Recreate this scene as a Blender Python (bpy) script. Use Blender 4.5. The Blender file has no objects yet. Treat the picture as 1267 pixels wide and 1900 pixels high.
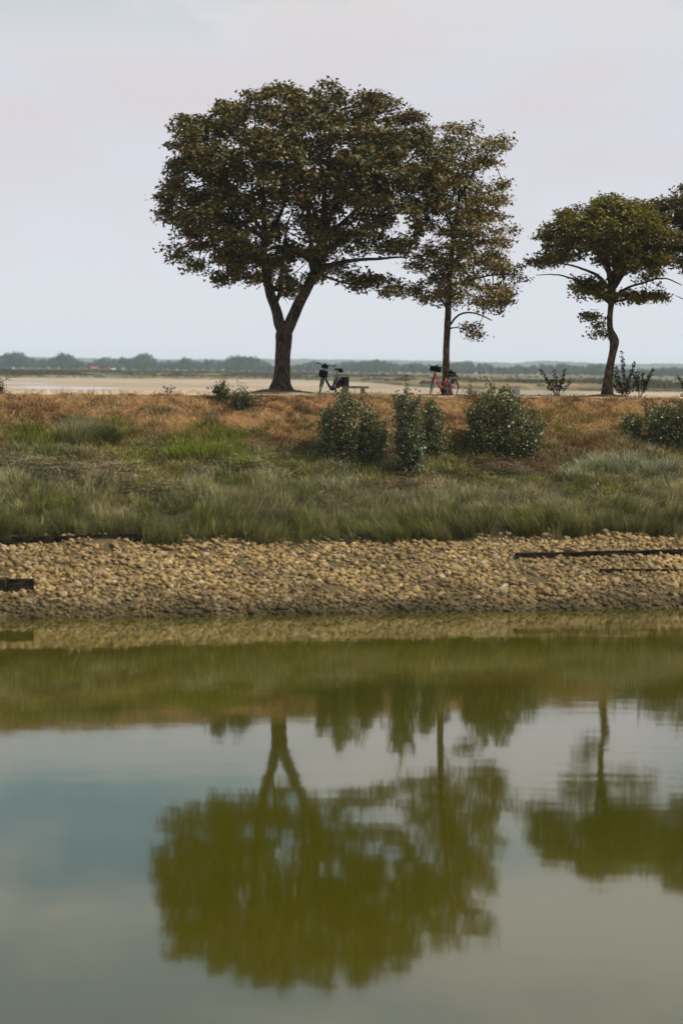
import bpy, math, random
import numpy as np
from mathutils import Matrix, Vector
R = math.radians
rng = np.random.default_rng(7); random.seed(7)
S = bpy.context.scene; C = S.collection

# ---------------------------------------------------------------- camera
LENS = 75.0; F = LENS/36*1900; HC = 6.45
PITCH = math.atan((950-684)/F); ROLL = R(0.75)
fw = np.array([0, math.cos(PITCH), -math.sin(PITCH)]); u0 = np.array([0, math.sin(PITCH), math.cos(PITCH)])
x0 = np.array([1., 0, 0])
rt = math.cos(ROLL)*x0 + math.sin(ROLL)*u0; up = -math.sin(ROLL)*x0 + math.cos(ROLL)*u0
CAM = np.array([0, 0, HC])
cd = bpy.data.cameras.new('camera'); cam = bpy.data.objects.new('camera', cd); C.objects.link(cam)
cam.matrix_world = Matrix(((rt[0], up[0], -fw[0], 0), (rt[1], up[1], -fw[1], 0), (rt[2], up[2], -fw[2], HC), (0, 0, 0, 1)))
cd.sensor_fit = 'VERTICAL'; cd.sensor_height = 36; cd.lens = LENS; cd.clip_start = .5; cd.clip_end = 20000
cd.dof.use_dof = True; cd.dof.focus_distance = 94; cd.dof.aperture_fstop = .075/.11
S.camera = cam
# ---------------------------------------------------------------- sky, sun, exposure
SUN_EL, SUN_AZ = 52, 99            # azimuth from the view direction towards the right
SKY_TOP_BLUE = 1.0
w = bpy.data.worlds.new('World'); S.world = w; w.use_nodes = True
nt = w.node_tree; nt.nodes.clear(); N = nt.nodes.new; L = nt.links.new
out = N('ShaderNodeOutputWorld'); bg = N('ShaderNodeBackground'); bg.inputs[1].default_value = .1
L(bg.outputs[0], out.inputs[0])
sky = N('ShaderNodeTexSky'); sky.sky_type = 'NISHITA'; sky.sun_disc = False
sky.sun_elevation = R(SUN_EL); sky.sun_rotation = R(SUN_AZ); sky.dust_density = 2.0
tc = N('ShaderNodeTexCoord'); sep = N('ShaderNodeSeparateXYZ'); L(tc.outputs['Generated'], sep.inputs[0])
mp = N('ShaderNodeMapping'); mp.inputs['Scale'].default_value = (4.6, 4.6, 13); L(tc.outputs['Generated'], mp.inputs[0])
mp.inputs['Location'].default_value = (14.9, 7.6, 3.51)
n1 = N('ShaderNodeTexNoise'); n1.inputs['Scale'].default_value = 1.0; n1.inputs['Detail'].default_value = 7; n1.inputs['Roughness'].default_value = .55
L(mp.outputs[0], n1.inputs[0])
n2 = N('ShaderNodeTexNoise'); n2.inputs['Scale'].default_value = 2.2; n2.inputs['Detail'].default_value = 5
L(mp.outputs[0], n2.inputs[0])
def mth(tree, op, a, b=None, c=None, clamp=False):
    m = tree.nodes.new('ShaderNodeMath'); m.operation = op; m.use_clamp = clamp
    for i, v in enumerate((a, b, c)):
        if v is None: continue
        if isinstance(v, (int, float)): m.inputs[i].default_value = v
        else: tree.links.new(v, m.inputs[i])
    return m.outputs[0]
def mrange(tree, v, a, b, c=0., d=1., smooth=True):
    m = tree.nodes.new('ShaderNodeMapRange'); m.interpolation_type = 'SMOOTHSTEP' if smooth else 'LINEAR'
    tree.links.new(v, m.inputs[0])
    for i, x in enumerate((a, b, c, d)): m.inputs[i+1].default_value = x
    return m.outputs[0]
def mixc(tree, fac, a, b, blend='MIX'):
    m = tree.nodes.new('ShaderNodeMix'); m.data_type = 'RGBA'; m.blend_type = blend
    if isinstance(fac, (int, float)): m.inputs[0].default_value = fac
    else: tree.links.new(fac, m.inputs[0])
    for i, v in ((6, a), (7, b)):
        if isinstance(v, tuple): m.inputs[i].default_value = (*v, 1) if len(v) == 3 else v
        else: tree.links.new(v, m.inputs[i])
    return m.outputs[2]
# clear sky above, thin cloud everywhere, solid milky veil near the horizon
cloud_amt = mrange(nt, n1.outputs[0], .38, .60, .34, 1.)
veil = mrange(nt, sep.outputs[2], .08, .24, 1., 0.)
cov = mth(nt, 'ADD', veil, mth(nt, 'MULTIPLY', cloud_amt, .95), clamp=True)
# one larger opening in the cloud, low in the sky on the left
dxh = mth(nt, 'DIVIDE', mth(nt, 'ADD', sep.outputs[0], .115), .13); dzh = mth(nt, 'DIVIDE', mth(nt, 'SUBTRACT', sep.outputs[2], .212), .028)
rh = mth(nt, 'ADD', mth(nt, 'ADD', mth(nt, 'MULTIPLY', dxh, dxh), mth(nt, 'MULTIPLY', dzh, dzh)), mth(nt, 'MULTIPLY', mth(nt, 'SUBTRACT', n2.outputs[0], .5), 5.))
cov = mth(nt, 'SUBTRACT', cov, mth(nt, 'MULTIPLY', mrange(nt, rh, .2, 1.5, 1., 0.), mth(nt, 'MULTIPLY', mth(nt, 'GREATER_THAN', sep.outputs[1], 0), .6)), clamp=True)
blue = mixc(nt, 1.0, sky.outputs[0], (1.05, 1.3, 1.2), 'MULTIPLY')
cl = mixc(nt, mrange(nt, n2.outputs[0], .42, .64), (6.9, 7.05, 7.7), (6.95, 6.75, 7.15))
cl2 = mixc(nt, mrange(nt, sep.outputs[2], .0, .12), (7.4, 7.6, 8.15), cl)
hi = mixc(nt, mrange(nt, sep.outputs[2], .12, .22), cl2, (7.5, 7.25, 7.0))
L(mixc(nt, cov, blue, hi), bg.inputs[0])
sl = bpy.data.lights.new('sun', 'SUN'); sun = bpy.data.objects.new('sun', sl); C.objects.link(sun)
sl.energy = 5.0; sl.angle = R(.8); sl.color = (1, .93, .82)
az = R(SUN_AZ); el = R(SUN_EL)
sd = Vector((math.sin(az)*math.cos(el), math.cos(az)*math.cos(el), math.sin(el)))
sun.rotation_euler = (-sd).to_track_quat('-Z', 'Y').to_euler(); sun.location = (60, 0, 60)
S.view_settings.view_transform = 'Standard'; S.view_settings.look = 'None'; S.view_settings.gamma = 1
S.view_settings.exposure = 0; S.view_settings.use_curve_mapping = False
S.render.engine = 'CYCLES'; S.cycles.max_bounces = 6; S.cycles.volume_bounces = 1; S.cycles.transparent_max_bounces = 4
S.cycles.use_denoising = True

# ---------------------------------------------------------------- projection helpers (photo measurements -> metres)
def proj(P):
    d = np.asarray(P, float) - CAM
    z = d @ fw
    return 633.5 + F*(d @ rt)/z, 950 - F*(d @ up)/z
def at(px, py, Y):
    d = (px-633.5)/F*rt - (py-950)/F*up + fw
    return CAM + d*(Y/d[1])
# ---------------------------------------------------------------- noise
def _h(ix, iy, s):
    n = (ix*374761393 + iy*668265263 + s*974634777) & 0xffffffff
    n = ((n ^ (n >> 13))*1274126177) & 0xffffffff
    return ((n ^ (n >> 16)) & 0xffff)/65535.
def vnoise(x, y, s=0):
    x = np.asarray(x, float); y = np.asarray(y, float)
    ix = np.floor(x).astype(np.int64); iy = np.floor(y).astype(np.int64)
    fx = x-ix; fy = y-iy; fx = fx*fx*(3-2*fx); fy = fy*fy*(3-2*fy)
    a = _h(ix, iy, s); b = _h(ix+1, iy, s); c = _h(ix, iy+1, s); d = _h(ix+1, iy+1, s)
    return (a*(1-fx)+b*fx)*(1-fy) + (c*(1-fx)+d*fx)*fy
def fbm(x, y, s=0, o=4):
    v = 0; a = .5; t = 0
    for i in range(o):
        v = v + a*vnoise(x*2**i, y*2**i, s+i*17); t += a; a *= .5
    return v/t
# ---------------------------------------------------------------- terrain of the near bank
def dw(X): return 56 + .246*np.clip(X, -40, 40)
def dc(X): return 73.0 + .39*np.clip(X, -40, 40)
def uu(X, Y): return (Y-dw(X))/(dc(X)-dw(X))
MOUNDS = []
def bank_z(X, Y):
    X = np.asarray(X, float); Y = np.asarray(Y, float)
    u = uu(X, Y)
    z = np.interp(u, [-.6, 0, .35, .38, .58, .8, .97, 1.04], [-3.2, 0, 1.42, 1.5, 2.88, 4.3, 5.44, 5.54])
    b = Y-dc(X)
    z = np.where(u > 1.04, np.interp(b, [.7, 2.2, 6], [5.54, 5.48, 5.47]), z)
    z = z - np.clip((-3.8-X)/3, 0, 1)*.5*np.clip((b-.2)/1.5, 0, 1)
    back = 90 + .15*X
    z = np.where(Y > back-2, np.interp(Y-back, [-2, 0, 9, 40], [5.46, 5.3, 1.75, 1.2]), z)
    g = np.clip((u-.3)/.1, 0, 1)*np.clip((1.02-u)/.08, 0, 1)
    z = z + g*(.50*(fbm(X*.55, Y*.7, 3)-.5) + .16*(vnoise(X*2.2, Y*2.2, 9)-.5))
    z = z + .05*(vnoise(X*2, Y*2, 5)-.5)*(u > 0) + .03*(vnoise(X*5, Y*5, 6)-.5)*(u > 0)
    for mx, my, r, h in MOUNDS: z = z + h*np.exp(-((X-mx)**2+(Y-my)**2)/r**2)
    return z
def hit(px, py, y0=45., y1=92.):
    Ys = np.linspace(y0, y1, 1900); d = (px-633.5)/F*rt - (py-950)/F*up + fw
    P = CAM + np.outer(Ys/d[1], d)
    k = np.nonzero(P[:, 2] <= bank_z(P[:, 0], P[:, 1]))[0]
    p = P[k[0]] if len(k) else P[-1]
    return np.array([p[0], p[1], float(bank_z(p[0], p[1]))])
def onground(px, Y, dz=0):
    p = at(px, 730, Y); return np.array([p[0], Y, float(bank_z(p[0], Y))+dz])

# ---------------------------------------------------------------- mesh helpers
def tag(o, label=None, cat=None, group=None, kind=None):
    if label: o['label'] = label
    if cat: o['category'] = cat
    if group: o['group'] = group
    if kind: o['kind'] = kind
    return o
def link(name, me, parent=None, loc=None):
    o = bpy.data.objects.new(name, me); C.objects.link(o)
    if loc is not None: o.location = loc
    if parent: o.parent = parent
    return o
def empty(name, loc, rz=0):
    o = bpy.data.objects.new(name, None); C.objects.link(o); o.location = loc; o.rotation_euler.z = rz
    o.empty_display_size = .2; return o
def npmesh(name, V, sizes, idx, mat, col=None, smooth=False):
    V = np.ascontiguousarray(V, dtype=np.float32).reshape(-1, 3); me = bpy.data.meshes.new(name)
    me.vertices.add(len(V)); me.vertices.foreach_set('co', V.ravel())
    sizes = np.asarray(sizes, np.int32); idx = np.asarray(idx, np.int32).ravel()
    me.loops.add(len(idx)); me.loops.foreach_set('vertex_index', idx)
    me.polygons.add(len(sizes)); st = np.concatenate([[0], np.cumsum(sizes)[:-1]]).astype(np.int32)
    me.polygons.foreach_set('loop_start', st)
    try: me.polygons.foreach_set('loop_total', sizes)
    except Exception: pass
    if smooth: me.polygons.foreach_set('use_smooth', np.ones(len(sizes), bool))
    if col is not None:
        a = me.color_attributes.new('tint', 'FLOAT_COLOR', 'POINT')
        c4 = np.ones((len(V), 4), np.float32); c4[:, :3] = col; a.data.foreach_set('color', c4.ravel())
    me.update(calc_edges=True); me.materials.append(mat); return me
def stamps(name, T, face_sizes, face_idx, Ms, Ps, mat, cols=None, smooth=False):
    """T (k,3) template; Ms (n,3,3); Ps (n,3); cols (n,3) or (n,k,3)"""
    n = len(Ps); k = len(T)
    V = np.einsum('nij,kj->nki', Ms, T) + Ps[:, None, :]
    idx = (np.asarray(face_idx)[None, :] + (np.arange(n)*k)[:, None]).ravel()
    sz = np.tile(face_sizes, n)
    if cols is not None: cols = (np.repeat(cols, k, axis=0) if cols.ndim == 2 else cols.reshape(-1, 3))
    return npmesh(name, V.reshape(-1, 3), sz, idx, mat, cols, smooth)
class MB:
    def __init__(s): s.v = []; s.f = []
    def add(s, v, f):
        b = len(s.v); s.v += [tuple(map(float, p)) for p in v]; s.f += [tuple(b+i for i in q) for q in f]; return s
    def box(s, c, d, M=None):
        hx, hy, hz = d[0]/2, d[1]/2, d[2]/2
        v = [np.array([x*hx, y*hy, z*hz]) for x in (-1, 1) for y in (-1, 1) for z in (-1, 1)]
        if M is not None: v = [M @ p for p in v]
        v = [p+np.array(c) for p in v]
        return s.add(v, [(0, 1, 3, 2), (4, 6, 7, 5), (0, 4, 5, 1), (2, 3, 7, 6), (0, 2, 6, 4), (1, 5, 7, 3)])
    def tube(s, pts, rad, n=8, cap=True, wob=0., seed=0, lobes=None):
        pts = [np.array(p, float) for p in pts]; m = len(pts)
        if not hasattr(rad, '__len__'): rad = [rad]*m
        prev = None; rings = []
        for i, p in enumerate(pts):
            t = pts[min(i+1, m-1)]-pts[max(i-1, 0)]; t = t/(np.linalg.norm(t)+1e-9)
            if prev is None:
                a = np.array([0, 0, 1.]) if abs(t[2]) < .9 else np.array([1., 0, 0])
                prev = np.cross(a, t)
            a = prev - t*np.dot(prev, t); a /= np.linalg.norm(a)+1e-9; b = np.cross(t, a); prev = a
            for k in range(n):
                an = 2*math.pi*k/n; r = rad[i]
                if wob: r *= 1 + wob*(float(vnoise(k*1.7+seed, i*.35, 2))-.5)*2 + wob*.8*(float(vnoise(k*3.1+seed, i*.9+40, 4))-.5)
                if lobes is not None: r *= 1+lobes[i]*math.cos(5*an+seed)
                rings.append(p + r*(math.cos(an)*a+math.sin(an)*b))
        f = [(i*n+k, i*n+(k+1) % n, (i+1)*n+(k+1) % n, (i+1)*n+k) for i in range(m-1) for k in range(n)]
        if cap: f += [tuple(range(n))[::-1], tuple((m-1)*n+k for k in range(n))]
        return s.add(rings, f)
    def build(s, name, mat, parent=None, smooth=False, loc=None, bevel=0):
        me = bpy.data.meshes.new(name); me.from_pydata(s.v, [], s.f); me.update(); me.materials.append(mat)
        if smooth: me.polygons.foreach_set('use_smooth', np.ones(len(me.polygons), bool))
        o = link(name, me, parent, loc)
        if bevel:
            b = o.modifiers.new('bevel', 'BEVEL'); b.width = bevel; b.segments = 2
        return o

# ---------------------------------------------------------------- materials
def mat(name, color=(.5, .5, .5), rough=.7, metal=0, spec=.3):
    m = bpy.data.materials.new(name); m.use_nodes = True; b = m.node_tree.nodes['Principled BSDF']
    b.inputs['Base Color'].default_value = (*color, 1); b.inputs['Roughness'].default_value = rough
    b.inputs['Metallic'].default_value = metal; b.inputs['Specular IOR Level'].default_value = spec
    return m, m.node_tree, b
def noisy(name, c1, c2, scale=8, rough=.8, bump=.3, detail=6, stretch=(1, 1, 1), lo=.35, hi=.65, metal=0, spec=.25, dist=.02):
    m, t, b = mat(name, c1, rough, metal, spec)
    tc = t.nodes.new('ShaderNodeTexCoord'); mp = t.nodes.new('ShaderNodeMapping'); mp.inputs['Scale'].default_value = stretch
    t.links.new(tc.outputs['Object'], mp.inputs[0])
    n = t.nodes.new('ShaderNodeTexNoise'); n.inputs['Scale'].default_value = scale; n.inputs['Detail'].default_value = detail
    t.links.new(mp.outputs[0], n.inputs[0])
    t.links.new(mixc(t, mrange(t, n.outputs[0], lo, hi), c1, c2), b.inputs['Base Color'])
    if bump:
        bp = t.nodes.new('ShaderNodeBump'); bp.inputs['Strength'].default_value = bump; bp.inputs['Distance'].default_value = dist
        t.links.new(n.outputs[0], bp.inputs['Height']); t.links.new(bp.outputs[0], b.inputs['Normal'])
    return m
def leafmat(name, transl=.35, rough=.55, under=None, tcol=(1.3, 1.15, .5), spec=.3):
    m = bpy.data.materials.new(name); m.use_nodes = True; t = m.node_tree; b = t.nodes['Principled BSDF']; o = t.nodes['Material Output']
    a = t.nodes.new('ShaderNodeAttribute'); a.attribute_name = 'tint'; c = a.outputs['Color']
    base = c
    if under:
        g = t.nodes.new('ShaderNodeNewGeometry'); base = mixc(t, g.outputs['Backfacing'], c, under)
    t.links.new(base, b.inputs['Base Color']); b.inputs['Roughness'].default_value = rough; b.inputs['Specular IOR Level'].default_value = spec
    tr = t.nodes.new('ShaderNodeBsdfTranslucent'); t.links.new(mixc(t, 1., c, tcol, 'MULTIPLY'), tr.inputs[0])
    mx = t.nodes.new('ShaderNodeMixShader'); mx.inputs[0].default_value = transl
    t.links.new(b.outputs[0], mx.inputs[1]); t.links.new(tr.outputs[0], mx.inputs[2]); t.links.new(mx.outputs[0], o.inputs[0])
    return m
M = {}
M['bark'] = noisy('bark', (.018, .014, .010), (.075, .055, .038), 5, .9, .9, 8, (3, 3, .8), .4, .62, dist=.05)
M['bark_red'] = noisy('bark_red', (.03, .02, .013), (.12, .07, .04), 4, .9, .8, 8, (2, 2, 1), .42, .66, dist=.04)
M['leaf'] = leafmat('leaf', .14, .5)
M['herb'] = leafmat('herb_leaf', .25, .8, spec=.05)
M['leaf_green'] = leafmat('leaf_green', .25, .5)
M['poplar'] = leafmat('poplar_leaf', .15, .45, under=(.15, .155, .075))
M['grass'] = leafmat('grass_blade', .16, .6, spec=.2)
M['stem'] = noisy('stem', (.05, .04, .025), (.09, .07, .045), 20, .8, 0)
M['black'] = noisy('black_plastic', (.005, .005, .005), (.011, .011, .011), 30, .6, 0, spec=.12)
M['bag'] = noisy('bag_fabric', (.004, .004, .0045), (.010, .010, .010), 60, .9, .2, dist=.003, spec=.08)
M['red'] = mat('red_paint', (.33, .018, .010), .35, .0, .3)[0]
M['darkpaint'] = mat('dark_paint', (.010, .008, .008), .45, 0, .3)[0]
M['steel'] = mat('steel', (.22, .22, .22), .4, .9)[0]
M['tyre'] = mat('rubber', (.018, .018, .018), .8)[0]
M['stone'] = noisy('bench_stone', (.11, .10, .08), (.20, .18, .15), 9, .9, .4, dist=.01)
M['pale'] = noisy('pale_concrete', (.36, .34, .31), (.5, .48, .44), 7, .85, .3, dist=.01)
M['timber'] = noisy('undercut_black_timber', (.004, .003, .0025), (.034, .027, .019), 3, 1, .6, 7, (1, 6, 6), dist=.02, spec=.02)  # undercut shade is put into this near-black timber colour

# water: olive, turbid body under a reflecting surface
m, t, b = mat('water', (.075, .068, .008), .018, 0, .5); M['water'] = m
b.inputs['IOR'].default_value = 1.72
tc_ = t.nodes.new('ShaderNodeTexCoord')
def wn(scale, st, detail, rot=0):
    mp = t.nodes.new('ShaderNodeMapping'); mp.inputs['Scale'].default_value = st; mp.inputs['Rotation'].default_value = (0, 0, rot); t.links.new(tc_.outputs['Object'], mp.inputs[0])
    n = t.nodes.new('ShaderNodeTexNoise'); n.inputs['Scale'].default_value = scale; n.inputs['Detail'].default_value = detail
    t.links.new(mp.outputs[0], n.inputs[0]); return n.outputs[0]
def sepxy():
    s_ = t.nodes.new('ShaderNodeSeparateXYZ'); t.links.new(tc_.outputs['Object'], s_.inputs[0]); return s_
sp = sepxy()
# a breeze patch on the right-hand side of the channel, still water elsewhere
patch = mth(t, 'MULTIPLY', mrange(t, mth(t, 'ADD', mth(t, 'SUBTRACT', sp.outputs[0], mth(t, 'MULTIPLY', sp.outputs[1], .082)), mth(t, 'MULTIPLY', wn(.25, (1, 1, 1), 2), 1.2)), .5, 1.3), mrange(t, sp.outputs[1], 26, 33))
rip = mth(t, 'ADD', mth(t, 'MULTIPLY', mth(t, 'MULTIPLY', wn(3.4, (.20, 1, 1), 3), patch), .0019),
          mth(t, 'MULTIPLY', wn(1.3, (.45, 1, 1), 3), .0016))
bp = t.nodes.new('ShaderNodeBump'); bp.inputs['Strength'].default_value = 1; bp.inputs['Distance'].default_value = 1
t.links.new(rip, bp.inputs['Height']); t.links.new(bp.outputs[0], b.inputs['Normal'])
t.links.new(mixc(t, mrange(t, wn(.09, (1, 1, 1), 3), .35, .65), (.049, .045, .001), (.038, .037, .001)), b.inputs['Base Color'])
b.inputs['Roughness'].default_value = .04

# vertex-tinted ground with fine grain
def groundmat(name, scale, bump, dist, rough=.95, amp=.35):
    m, t, b = mat(name, (.3, .3, .3), rough, 0, .15)
    a = t.nodes.new('ShaderNodeAttribute'); a.attribute_name = 'tint'
    tc = t.nodes.new('ShaderNodeTexCoord'); n = t.nodes.new('ShaderNodeTexNoise'); n.inputs['Scale'].default_value = scale; n.inputs['Detail'].default_value = 8
    n.inputs['Roughness'].default_value = .65
    t.links.new(tc.outputs['Object'], n.inputs[0])
    g = mrange(t, n.outputs[0], .3, .7, 1-amp, 1+amp)
    cmb = t.nodes.new('ShaderNodeCombineColor'); [t.links.new(g, cmb.inputs[i]) for i in range(3)]
    t.links.new(mixc(t, 1., a.outputs['Color'], cmb.outputs[0], 'MULTIPLY'), b.inputs['Base Color'])
    bp = t.nodes.new('ShaderNodeBump'); bp.inputs['Strength'].default_value = bump; bp.inputs['Distance'].default_value = dist
    t.links.new(n.outputs[0], bp.inputs['Height']); t.links.new(bp.outputs[0], b.inputs['Normal']); return m
M['ground'] = groundmat('bank_ground', 5, .6, .05)

# ================================================================ SETTING
T1Y, T2Y, T3Y, T4Y = 79., 80.6, 82., 83.
p = at(521, 727, T1Y); MOUNDS.append((p[0], T1Y, 1.1, .22))
p = at(1124, 727, T3Y); MOUNDS.append((p[0], T3Y, .8, .14))
p = at(828, 730, T2Y); MOUNDS.append((p[0], T2Y, .5, .06))
def grid(name, xs, ys, zf, mat_, colf, smooth=True):
    X, Y = np.meshgrid(xs, ys); Z = zf(X, Y); V = np.stack([X, Y, Z], -1).reshape(-1, 3)
    nx, ny = len(xs), len(ys)
    i = (np.arange(ny-1)[:, None]*nx + np.arange(nx-1)[None]).ravel()
    idx = np.stack([i, i+1, i+nx+1, i+nx], 1)
    return npmesh(name, V, np.full(len(idx), 4), idx, mat_, colf(V), smooth)
def lerp(a, b, t): return a + (b-a)*np.clip(t, 0, 1)[:, None]
def bank_col(V):
    X, Y = V[:, 0], V[:, 1]; u = uu(X, Y) + .05*(fbm(X*.8, Y*.8, 11)-.5)
    gravel = np.array([.078, .057, .028]); wet = np.array([.050, .038, .016]); soil = np.array([.040, .036, .016]); dry = np.array([.19, .105, .042])
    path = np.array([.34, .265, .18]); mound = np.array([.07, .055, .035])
    c = lerp(np.tile(wet, (len(V), 1)), gravel, (u-.02)/.06)
    c = lerp(c, soil, (u-.345)/.03)
    c = lerp(c, dry, (u-.72)/.12)
    c = lerp(c, path, (u-1.02)/.04)
    n = fbm(X*.7, Y*.7, 21)
    c = lerp(c, np.array([.26, .19, .10]), np.where((u > 1.04) & (X > -4), (n-.52)/.12, 0))
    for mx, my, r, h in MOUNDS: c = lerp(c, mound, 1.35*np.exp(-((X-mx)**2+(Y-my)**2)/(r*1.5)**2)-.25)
    return c
xs = np.concatenate([np.linspace(-90, -22, 35), np.linspace(-21.8, 22, 260), np.linspace(24, 90, 34)])
ys = np.concatenate([np.linspace(20, 46, 20), np.linspace(46.2, 92, 270), np.linspace(92.5, 130, 40)])
bank = link('river_bank', grid('river_bank', xs, ys, bank_z, M['ground'], bank_col))
tag(bank, 'earth bank sloping from the shingle up to the footpath', kind='structure')
wm = npmesh('water', [(-90, -30, 0), (90, -30, 0), (90, 84, 0), (-90, 84, 0)], [4], [0, 1, 2, 3], M['water'])
tag(link('water', wm), 'olive green still water of the channel', kind='structure')

# tidal sand beyond the bank
m, t, b = mat('sand', (.40, .31, .215), .9, 0, .2); M['sand'] = m
tc = t.nodes.new('ShaderNodeTexCoord')
mp = t.nodes.new('ShaderNodeMapping'); mp.inputs['Scale'].default_value = (.03, .012, 1); t.links.new(tc.outputs['Object'], mp.inputs[0])
n = t.nodes.new('ShaderNodeTexNoise'); n.inputs['Scale'].default_value = 1; n.inputs['Detail'].default_value = 9; n.inputs['Roughness'].default_value = .6; t.links.new(mp.outputs[0], n.inputs[0])
t.links.new(mixc(t, mrange(t, n.outputs[0], .35, .62), (.235, .18, .12), (.33, .262, .185)), b.inputs['Base Color'])
sm = npmesh('tidal_flat', [(-1650, 96, 1.8), (1650, 96, 1.8), (1650, 5950, 1.8), (-1650, 5950, 1.8)], [4], [0, 1, 2, 3], M['sand'])
tag(link('tidal_flat', sm), 'bare tan sand of the tidal flat beyond the bank', kind='structure')
# puddles left on the sand (irregular rims)
pud = mat('puddle', (.30, .27, .22), .08, 0, .8)[0]
def puddle(px0, px1, py, hpx, label, seed):
    dz = HC-1.8; mid = (px0+px1)/2; hy = 676 + 16.6*mid/1267
    Y = dz*F/(py-hy); Y2 = dz*F/(py-hpx-hy); Yh = (Y2-Y)/2; cx = (mid-633.5)/F*(Y+Yh); rx = (px1-px0)/2/F*Y
    pts = []
    for k in range(60):
        a = 2*math.pi*k/60; r = .6+.8*float(fbm(np.array(math.cos(a)*1.5+seed), np.array(math.sin(a)*1.5), seed))
        pts.append((cx+rx*r*math.cos(a), Y+Yh+Yh*r*math.sin(a), 1.806))
    me = bpy.data.meshes.new('tide_pool'); me.from_pydata(pts, [], [tuple(range(60))]); me.materials.append(pud)
    tag(link('tide_pool', me), label, 'tide pool', 'shallow pools on the sand')
puddle(10, 215, 722, 4, 'bright shallow pool nearest the bank on the sand at the left', 3)
puddle(-30, 95, 712, 2.0, 'long thin wet streak farther out on the sand at the left edge', 5)
puddle(40, 120, 718, 1.5, 'narrow wet strip just above the bright pool on the left sand', 9)

# salt marsh across the flat: a low plateau with an eroded edge
EDX = [-400, 0, 150, 300, 480, 560, 640, 700, 760, 820, 950, 1100, 1267, 1700]
EDY = [700, 701.5, 702, 703.5, 704.5, 706, 709, 711, 717, 722, 726, 727, 728, 733]
nc, nr = 520, 300
pxs = np.linspace(-650, 1980, nc); q = np.linspace(0, 1, nr); Yr = 400*(4720/400)**q
PX, YY = np.meshgrid(pxs, Yr)
XX = (PX-633.5)/F*YY
ye = np.interp(PX, EDX, EDY); hy = 676+16.6*PX/1267; Ye = (HC-1.8)*F/(ye-hy)
nz = fbm(XX*.022, YY*.010, 31, 5)-.5; nz2 = fbm(XX*.10, YY*.04, 41, 4)-.5
edge = Ye*(1+.16*nz+.05*nz2)
mk = np.clip((YY-edge)/8, 0, 1)
Z = 1.0 + mk*1.75 + mk*(.55*nz2 + .25*(vnoise(XX*.3, YY*.12, 51)-.5))
shelf = np.clip((YY-edge*1.10)/12, 0, 1)
Z = Z + shelf*.45
creek = np.abs(fbm(XX*.006, YY*.008, 61, 3)-.5)
Z = Z - .9*np.clip(1-creek/.022, 0, 1)*mk
V = np.stack([XX, YY, Z], -1).reshape(-1, 3)
i = (np.arange(nr-1)[:, None]*nc + np.arange(nc-1)[None]).ravel(); idx = np.stack([i, i+1, i+nc+1, i+nc], 1)
c1 = np.array([.095, .10, .034]); c2 = np.array([.19, .125, .055]); c3 = np.array([.10, .105, .06]); mud = np.array([.035, .027, .016])
nn = fbm(XX*.035, YY*.007, 71, 5).ravel(); n3 = fbm(XX*.2, YY*.05, 75, 4).ravel()
c = lerp(np.tile(c1, (len(V), 1)), c2, (nn-.47)/.2); c = lerp(c, c3, (n3-.52)/.12*.8)
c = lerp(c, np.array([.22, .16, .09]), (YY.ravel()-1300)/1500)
zz = Z.ravel(); c = lerp(c, mud, (2.42-zz)/.18*(mk.ravel() > .05))
c = lerp(c, np.array([.13, .12, .075]), ((2.25-zz)/.15)*(n3 > .47))
M['marsh'] = groundmat('marsh_ground', .22, .8, .5, amp=.45)
tag(link('salt_marsh', npmesh('salt_marsh', V, np.full(len(idx), 4), idx, M['marsh'], c, False)), 'low olive and tan salt marsh with eroded muddy edge', kind='structure')

ns = 26000
SX = rng.uniform(-60, 1330, ns); hy_ = 676+16.6*SX/1267; SE = (HC-1.8)*F/(np.interp(SX, EDX, EDY)-hy_)
SY = SE*(1.0+rng.exponential(.32, ns)); SXX = (SX-633.5)/F*SY
SE = SE*(1+.16*(fbm(SXX*.022, SY*.010, 31, 5)-.5)+.05*(fbm(SXX*.10, SY*.04, 41, 4)-.5))
cl_ = fbm(SXX*.05, SY*.016, 67, 4); k = (SY > SE+6) & (SY < 1700) & (cl_ > .47+.10*np.clip((SX[:len(SY)]-600)/200, 0, 1)); SXX, SY, SE, cl_ = SXX[k], SY[k], SE[k], cl_[k]; ns = len(SY)
bh = rng.uniform(.25, .8, ns)*(1+.5*(cl_ > .58)); bw = rng.uniform(.6, 2.2, ns)*SY/900; z_ = np.where(SY > SE*1.10, 3.0, 2.55)
Tm = np.array([(-.5, 0, 0), (.5, 0, 0), (.38, .1, .75), (.05, .15, 1.), (-.4, .1, .6), (0, .6, 0)])
Vs_ = np.stack([SXX, SY, z_], -1)[:, None]+Tm[None]*np.stack([bw, bw, bh], -1)[:, None]
idx_ = (np.array([0, 1, 2, 3, 4, 2, 3, 5, 3, 4, 5])[None]+(np.arange(ns)*6)[:, None]).ravel()
cs_ = lerp(np.tile([.11, .105, .04], (ns, 1)), np.array([.20, .15, .07]), (rng.uniform(0, 1, ns)-.45)*2); cs_ = lerp(cs_, np.array([.035, .032, .016]), (rng.uniform(0, 1, ns)-.7)*4)
M['scrub'] = leafmat('scrub', .05, .9, spec=.05)
tag(link('marsh_scrub', npmesh('marsh_scrub', Vs_.reshape(-1, 3), np.tile([5, 3, 3], ns), idx_, M['scrub'], np.repeat(cs_, 6, 0))), 'low olive and brown scrub growing over the distant salt marsh', 'scrub', kind='stuff')

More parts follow.
